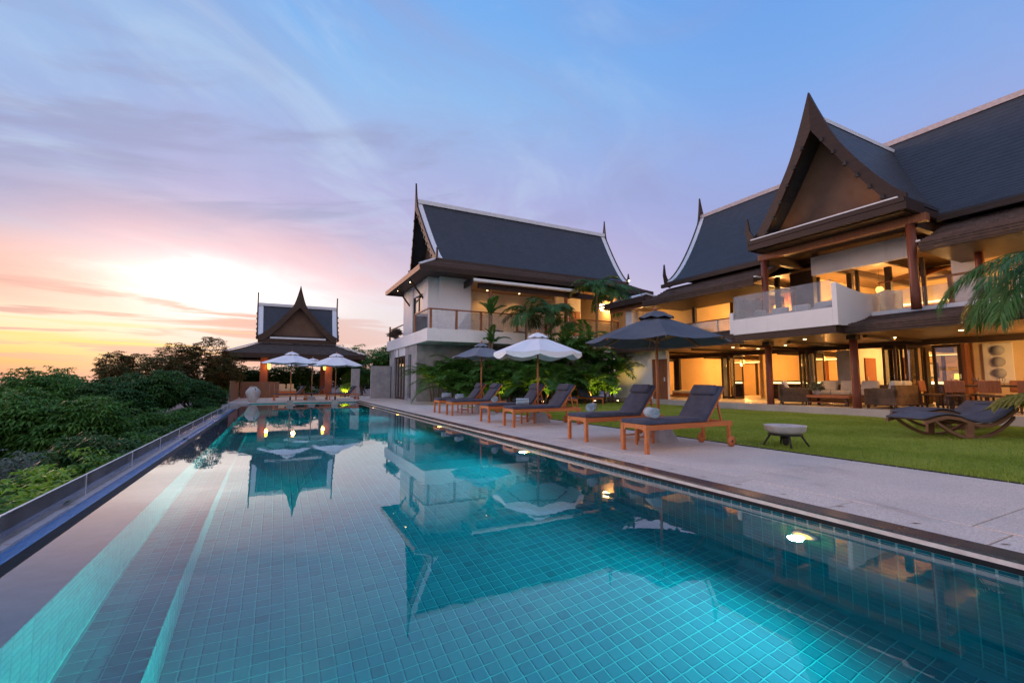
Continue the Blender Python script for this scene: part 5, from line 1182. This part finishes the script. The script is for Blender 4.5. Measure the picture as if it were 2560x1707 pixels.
# dining set on the right
t = thing('dining_table', 'dark dining table laid with glasses on the terrace at right', 'table', (18.9, 5.3, .277), R(4)); b = MB(); b.rbox((1.0, 2.4, .06), Matrix.Translation((0, 0, .74)), .01, 1, False); b.build('top', 'wood_dark', t, True)
for sx in (-.4, .4):
    for sy in (-1.05, 1.05): b = MB(); b.box(sx - .04, sx + .04, sy - .04, sy + .04, 0, .708); b.build('leg', 'wood_dark', t, True)
rnd = random.Random(5)
for k in range(8):
    g_ = thing('wine_glass', 'stemmed glass, %s side of dining table, %s of four from folded doors' % ('lawn' if k % 2 else 'house', ['fourth', 'third', 'second', 'first'][k // 2]), 'glass', (18.9 + (-.3 if k % 2 else .3), 4.35 + .28 * k, 1.049), 0, 'glasses on the dining table'); b = MB(); b.lathe((0, 0, 0), [(.035, 0), (.006, .01), (.006, .08), (.03, .11), (.038, .15), (.03, .2)], 12, cap=False); b.build('goblet', 'glass_clear', g_, True)
def make_chair(label):
    t = thing('dining_chair', label, 'chair', (0, 0, 0), 0, 'chairs round the dining table')
    b = MB(); b.rbox((.48, .46, .06), Matrix.Translation((0, 0, .45)), .015, 1, False); b.build('seat', 'fabric_brown', t, True)
    b = MB(); b.rbox((.05, .46, .36), Matrix.Translation((-.23, 0, .72)) @ Matrix.Rotation(R(-7), 4, 'Y'), .02, 2); b.build('backrest', 'wood_red', t, True)
    for sx in (-.2, .2):
        for sy in (-.2, .2): b = MB(); b.box(sx - .022, sx + .022, sy - .022, sy + .022, 0, .418); b.build('leg', 'wood_dark', t, True)
    return t
C0 = make_chair('dining chair on the lawn side of the table, nearest the folded doors')
chs = [(18.15, 6.05, 0, C0['label']), (18.12, 5.3, 3, 'dining chair on the lawn side of the table, middle one'), (18.1, 4.5, -2, 'dining chair on the lawn side of the table, farthest right'), (19.65, 6.0, 180, 'dining chair on the house side of the table, nearest the folded doors'), (19.68, 5.2, 182, 'dining chair on the house side of the table, middle one'), (18.75, 6.9, -88, 'dining chair at the head of the table')]
for i, (x, y, rz, lab) in enumerate(chs):
    o = C0 if i == 0 else copy_tree(C0); o.location = (x, y, .277); o.rotation_euler.z = R(rz); o['label'] = lab
# upper balcony sofa with pale cushions
sb = sofa('cream upholstered balcony sofa behind the glass balustrade', 16.55, 9.7, -90, 2.6, 'fabric_pale', n=3); sb.location.z = 3.022
sc_ = sofa('single cream balcony seat at the left end of the glass balustrade', 16.2, 11.0, 160, .9, 'fabric_pale', n=1, cat='armchair'); sc_.location.z = 3.022; sc_.scale = (.8, .8, .9)
# round lamp upstairs left
t = thing('globe_lamp', 'glowing round lamp in the upper room behind the slate umbrella', 'lamp', (18.6, 12.4, 3.02)); b = MB(); b.lathe((0, 0, 0), [(.05, .0), (.12, .02), (.05, .04), (.03, .28)], 12); b.build('foot', 'wood_dark', t, True); b = MB(); b.lathe((0, 0, .45), [(.06, -.17), (.17, -.1), (.2, 0), (.17, .1), (.06, .17)], 16); b.build('globe', 'lamp_soft', t, True)
# porch chairs of the guest house
for i, (x, y, rz) in enumerate(((11.9, 25.4, 200), (13.6, 25.5, 170), (16.2, 25.4, 190))):
    o = sofa(['dark porch armchair beside the first palm upstairs', 'dark porch armchair between the upstairs palms', 'dark porch armchair left of the wooden door upstairs'][i], x, y, rz, .8, 'rattan', 'fabric_pale', 1, 'armchair', 'armchairs on the porch', .75); o.location.z = 3.522

# ================================================================== GARDEN UPLIGHTS
lab = ['garden uplight at the foot of the hedge beside the stone wall', 'garden uplight glowing yellow behind the far lounger pair', 'garden uplight behind the white umbrella pole', 'garden uplight between the lawn loungers', 'garden uplight at the right end of the hedge', 'garden uplight shining on shrubs right of the pavilion', 'garden uplight low in the hedge centre']
for i, (x, y, z) in enumerate(((8.0, 23.0, .05), (9.9, 20.6, .05), (11.6, 19.2, .05), (14.3, 18.6, .05), (15.6, 18.4, .05), (4.6, 36.0, .02), (13.0, 19.6, .05))):
    t = thing('garden_uplight', lab[i], 'lamp', (x, y, z), 0, 'garden uplights in the planting'); b = MB(); b.lathe((0, 0, 0), [(.05, -.05), (.055, .10), (.06, .12)], 12); b.build('body', 'metal_dark', t, True); b = MB(); b.lathe((0, 0, .121), [(.05, 0), (.045, .008)], 12); b.build('lens', 'lamp_warm', t, True)
    spot_light('uplight_beam', (x, y, z + .17), (x + .1, y + .45, z + 1.6), 115, (1.0, .60, .12), 120, .8, .04, t)

# ================================================================== PALMS AND HEDGE
FA = [frond_mesh(1.75, 30, .52, .055, 72 - 6 * k, -20 - 8 * k, 20 + k, .3, .8, .28, .014) for k in range(4)]      # areca
FB = [frond_mesh(1.45, 34, .50, .050, 55 - 8 * k, -45 - 8 * k, 40 + k, .15, .6, .45, .016) for k in range(4)]      # pots upstairs
FC = [frond_mesh(2.6, 64, .62, .036, 40 - 14 * k, -50 - 6 * k, 60 + k, .2, .7, .55, .022) for k in range(4)]        # big right palm
FT = [frond_mesh(1.15, 22, .34, .075, 78 - 10 * k, 20 - 15 * k, 80 + k, .25, 1.0, .1, .02) for k in range(3)]     # young upright palm
for me in FA: me.materials.append(MATS['leaf_palm'])
for me in FB: me.materials.append(MATS['leaf_palm_dark'])
for me in FC: me.materials.append(MATS['leaf_palm_dark'])
for me in FT: me.materials.append(MATS['leaf_palm'])
hed = [(7.95, 24.6, 1.0, 'first hedge palm beside the stone corner of the guest house'), (8.7, 23.8, 1.15, 'hedge palm left of the mid grey umbrella'), (9.5, 23.2, 1.0, 'hedge palm behind the mid grey umbrella'), (10.3, 22.6, 1.1, 'hedge palm right of the mid grey umbrella'), (11.1, 22.0, 1.25, 'hedge palm left of the white umbrella'), (11.9, 21.4, 1.2, 'hedge palm hidden behind the white umbrella'), (12.7, 20.8, 1.45, 'hedge palm right of the white umbrella'), (13.4, 20.3, 1.9, 'tall hedge palm lit from below near the big umbrella'), (14.1, 20.0, 2.2, 'tallest hedge palm behind the big umbrella rim'), (14.9, 19.7, 1.95, 'hedge palm at the left rim of the big slate umbrella'), (15.6, 19.3, 1.3, 'last hedge palm beside the white wall of the villa'), (12.0, 19.9, .5, 'low hedge palm behind the white umbrella loungers'), (9.6, 21.9, .5, 'low hedge palm behind the far lounger pair'), (14.6, 18.9, .6, 'low hedge palm beside the right lawn lounger'), (8.4, 22.9, .5, 'low hedge palm at the foot of the stone wall'), (10.9, 20.7, .5, 'low hedge palm between the grey and the white umbrella')]
for i, (x, y, h, lb) in enumerate(hed): palm(lb, (x, y, .05), h * 1.1, 9, FA, 100 + i, 'palm', 'palms of the hedge', .06, 1.02 + .10 * (i % 3), name='hedge_palm', stems=3, spread=.4)
pots = [(10.25, 22.6, 4.75, 8, FT, 'short upright palm rising before the balcony rail, leftmost'), (12.45, 22.5, 4.9, 12, FB, 'bushy palm crown before the porch, second from the left'), (14.05, 22.4, 5.1, 13, FB, 'palm with broad drooping leaves before the porch centre'), (15.0, 22.6, 4.4, 9, FB, 'lower palm beside the broad drooping one'), (18.4, 22.2, 6.6, 14, FB, 'tall palm beside the hanging lantern'), (17.4, 22.4, 6.9, 13, FB, 'tall thin palm left of the hanging lantern')]
for i, (x, y, h, n, F_, lb) in enumerate(pots): palm(lb, (x, y, 0), h, n, F_, 200 + i, 'palm', 'palms rising before the guest house', .085, [1.0, 1.1, 1.2, 1.0, 1.3, 1.25][i], (0.1, 0))
o = palm('small dark palm under the balcony edge behind the grey umbrella', (10.3, 22.3, 0), 3.2, 8, FT, 222, 'palm', None, .06, 1.0)
# palm whose fronds hang in from the right
palm('palm with long drooping fronds hanging in at the right edge', (14.7, 2.6, 0), 3.8, 15, FC, 301, 'palm', None, .12, 1.0, (0, .1), az=[R(a) for a in (150, 170, 190, 205, 130, 115, 95, 220, 240, 60, 300, 160, 180, 140, 100)])
t = thing('ornamental_shrub', 'yellowing strap leaved shrub at the right edge before the wave loungers', 'shrub', (13.9, 2.75, .30)); FD = [frond_mesh(1.7, 18, .50, .13, 62 - 12 * k, -40, 90 + k, .2, 1.1, .5, .016) for k in range(2)]
for me in FD: me.materials.append(MATS['leaf_dry'])
for k in range(7): o = link('frond', FD[k % 2], None, t); o.rotation_euler = (0, random.uniform(-.2, .2), R(60 + k * 38)); o.location = (0, 0, .05)
# clipped shrubs hiding the hedge foot
for i in range(9):
    x = 8.3 + i * .88; y = 22.6 - i * .46 + (.3 if i % 2 else 0)
    tree('hedge_shrub', ['broad leaved shrub at hedge foot beside the stone wall', 'broad leaved shrub behind the farthest lounger', 'broad leaved shrub behind the second farthest lounger', 'broad leaved shrub left of the white umbrella pole', 'broad leaved shrub behind the white umbrella pole', 'broad leaved shrub right of the white umbrella pole', 'broad leaved shrub behind the left lawn lounger', 'broad leaved shrub between the lawn loungers', 'broad leaved shrub behind the right lawn lounger'][i], 'shrub', (x, y, .02), .75, .85, .85, 'leaf_palm' if i % 2 else 'leaf_tree', 210, 6, .22, .075, 400 + i, 'shrubs of the hedge', .35, .3, 6, .03)
# planter with flowers on the guest balcony
for i, (x, y) in enumerate(((7.02, 32.0), (7.02, 30.8), (7.02, 29.7))): tree('balcony_flowers', ['flowering balcony plant at the outer corner of the guest house', 'middle flowering balcony plant of the guest house', 'flowering balcony plant nearest the guest house railing'][i], 'plant', (x, y, 3.96), .42, .35, .35, 'leaf_flower', 130, 6, .12, .05, 440 + i, 'balcony flowers', .3, .3, 5, .015)

# ================================================================== HILLSIDE TREES
TR = [(-4.3, 8.0, -.40, 1.7, 'leaf_bright', 'bright green sapling leaning over the fence at left', 500, 7, .26, .075), (-3.6, 11.2, -.05, 1.5, 'leaf_bright', 'yellow green feathery shrub just behind the glass fence', 420, 7, .24, .07),
 (-6.0, 12.5, .10, 2.0, 'leaf_silver', 'silvery leaved bush at the left edge behind the bright shrub', 620, 6, .16, .06), (-4.6, 15.0, -.2, 1.9, 'leaf_silver', 'grey flowering bush behind the yellow green shrub', 560, 6, .16, .06),
 (-9.0, 16.5, .85, 3.0, 'leaf_tree', 'wide spreading tree at the far left of the hillside', 900, 8, .46, .13), (-6.1, 19.0, 1.35, 2.6, 'leaf_tree', 'broad leaved tree in the middle of the hillside', 900, 8, .46, .13),
 (-3.9, 18.2, .2, 1.6, 'leaf_tree_dark', 'dark low bush close behind the middle of the fence', 520, 7, .32, .10), (-12.5, 22.5, .55, 3.4, 'leaf_tree_dark', 'dark tree farthest left on the skyline', 950, 8, .46, .13),
 (-8.4, 25.0, 2.0, 3.0, 'leaf_tree', 'round tree on the skyline left of the tall sparse ones', 950, 8, .46, .13), (-4.9, 24.0, 1.8, 2.1, 'leaf_tree_dark', 'dark tree behind the far part of the fence', 800, 8, .42, .12),
 (-3.8, 28.0, 1.6, 1.6, 'leaf_tree_dark', 'dark bush beside the far overflow platform', 640, 7, .32, .10), (-6.4, 31.0, 3.3, 2.5, 'leaf_russet', 'tall tree crown against the sunset, left of the two', 900, 7, .36, .11),
 (-4.3, 33.0, 4.3, 2.4, 'leaf_russet', 'tall tree crown against the sunset beside the pavilion eave', 900, 7, .36, .11), (-14.5, 33.0, .8, 4.2, 'leaf_tree_dark', 'low distant tree mass at the left skyline', 950, 8, .5, .15), (-10.5, 33, 1.9, 3.4, 'leaf_tree', 'distant tree on the skyline behind the round one', 900, 8, .46, .14)]
for i, (x, y, top, r, m_, lb, cl, per, L, w) in enumerate(TR):
    g0 = hill_z(x, y); rz = r * (.98 if 'crown' in lb else .78); zc = top - rz * .95 - g0
    sparse = 'sparse' in lb
    tree('hillside_tree' if 'tree' in lb or 'sapling' in lb else 'hillside_bush', lb, 'tree' if 'tree' in lb or 'sapling' in lb else 'bush', (x, y, g0), r, rz, zc, m_, int(cl * (3.0 if L > .3 else 1.9)), per, L * (.48 if L > .3 else .66), w * (.50 if L > .3 else .66), 600 + i, 'trees and bushes on the hillside', .5 if not sparse else .2, .45, 9 if not sparse else 12, .1, .35)
ordn = ['first', 'second', 'third', 'fourth', 'fifth', 'sixth', 'seventh', 'eighth', 'ninth', 'tenth', 'eleventh', 'twelfth']
for i in range(12):
    y = 5.2 + i * 2.05; x = -2.95 - .5 * ((i * 7) % 3) * .6; r = 1.25 + .15 * (i % 3); top = -.22 + .055 * i + .12 * ((i * 5) % 3); g0 = hill_z(x, y); col = 'leaf_bright' if i in (0, 2) else ('leaf_tree' if i % 2 else 'leaf_tree_dark')
    tree('fence_bush', ('bright green' if i in (0, 2) else 'dark green') + ' bush close behind the glass fence, ' + ordn[i] + ' from the camera along it', 'bush', (x, y, g0), r, r * .9, top - r * .85 - g0, col, 700, 7, .17 + .02 * (i % 3), .052, 820 + i, 'bushes along the glass fence', .4, .4, 8, .05)
# trees behind the pavilion and the guest house
for i, (x, y, z, r, h, lb) in enumerate(((6.5, 45, 0, 3.0, 4.9, 'dark green tree right behind the pavilion'), (11.0, 46, 0, 2.8, 5.4, 'feathery tree between pavilion and guest house'), (2.0, 47, -1, 3.6, 4.2, 'tree seen through the open pavilion'), (-2.6, 46, -1, 3.2, 3.9, 'tree behind the left pavilion column'), (6.4, 39.5, 0, 1.5, 2.6, 'shrub beside the right pavilion column'), (9.0, 40, 0, 1.9, 3.9, 'tree behind the grey garden wall'))):
    tree('garden_tree', lb, 'tree', (x, y, z), r, r * .8, h - r * .7, 'leaf_tree' if i % 2 else 'leaf_palm', 620, 7, .36, .10, 700 + i, 'trees behind the pavilion', .45, .4, 9, .1)
for i, (x, lb) in enumerate(((-1.6, 'dense bush behind the left pavilion column'), (.2, 'dense bush behind the pavilion daybed, left'), (2.0, 'dense bush behind the pavilion daybed, right'), (3.9, 'dense bush behind the right pavilion column'), (-3.6, 'dense bush at the left corner of the timber screen'), (5.6, 'dense bush right of the pavilion, behind the uplit shrub'), (7.4, 'dense bush behind the grey garden wall'))):
    tree('garden_bush', lb, 'bush', (x, 43.9 + .4 * (i % 2), 0), 1.5, 1.45, 1.25 + .15 * (i % 3), 'leaf_tree_dark', 420, 7, .28, .09, 740 + i, 'bushes behind the pavilion', .3, .4, 8, .05)
tree('uplit_shrub', 'small shrub glowing yellow in the light right of the pavilion', 'shrub', (4.9, 36.4, .0), .7, .6, .6, 'leaf_bright', 160, 6, .2, .07, 777, None, .4, .3, 5, .03)
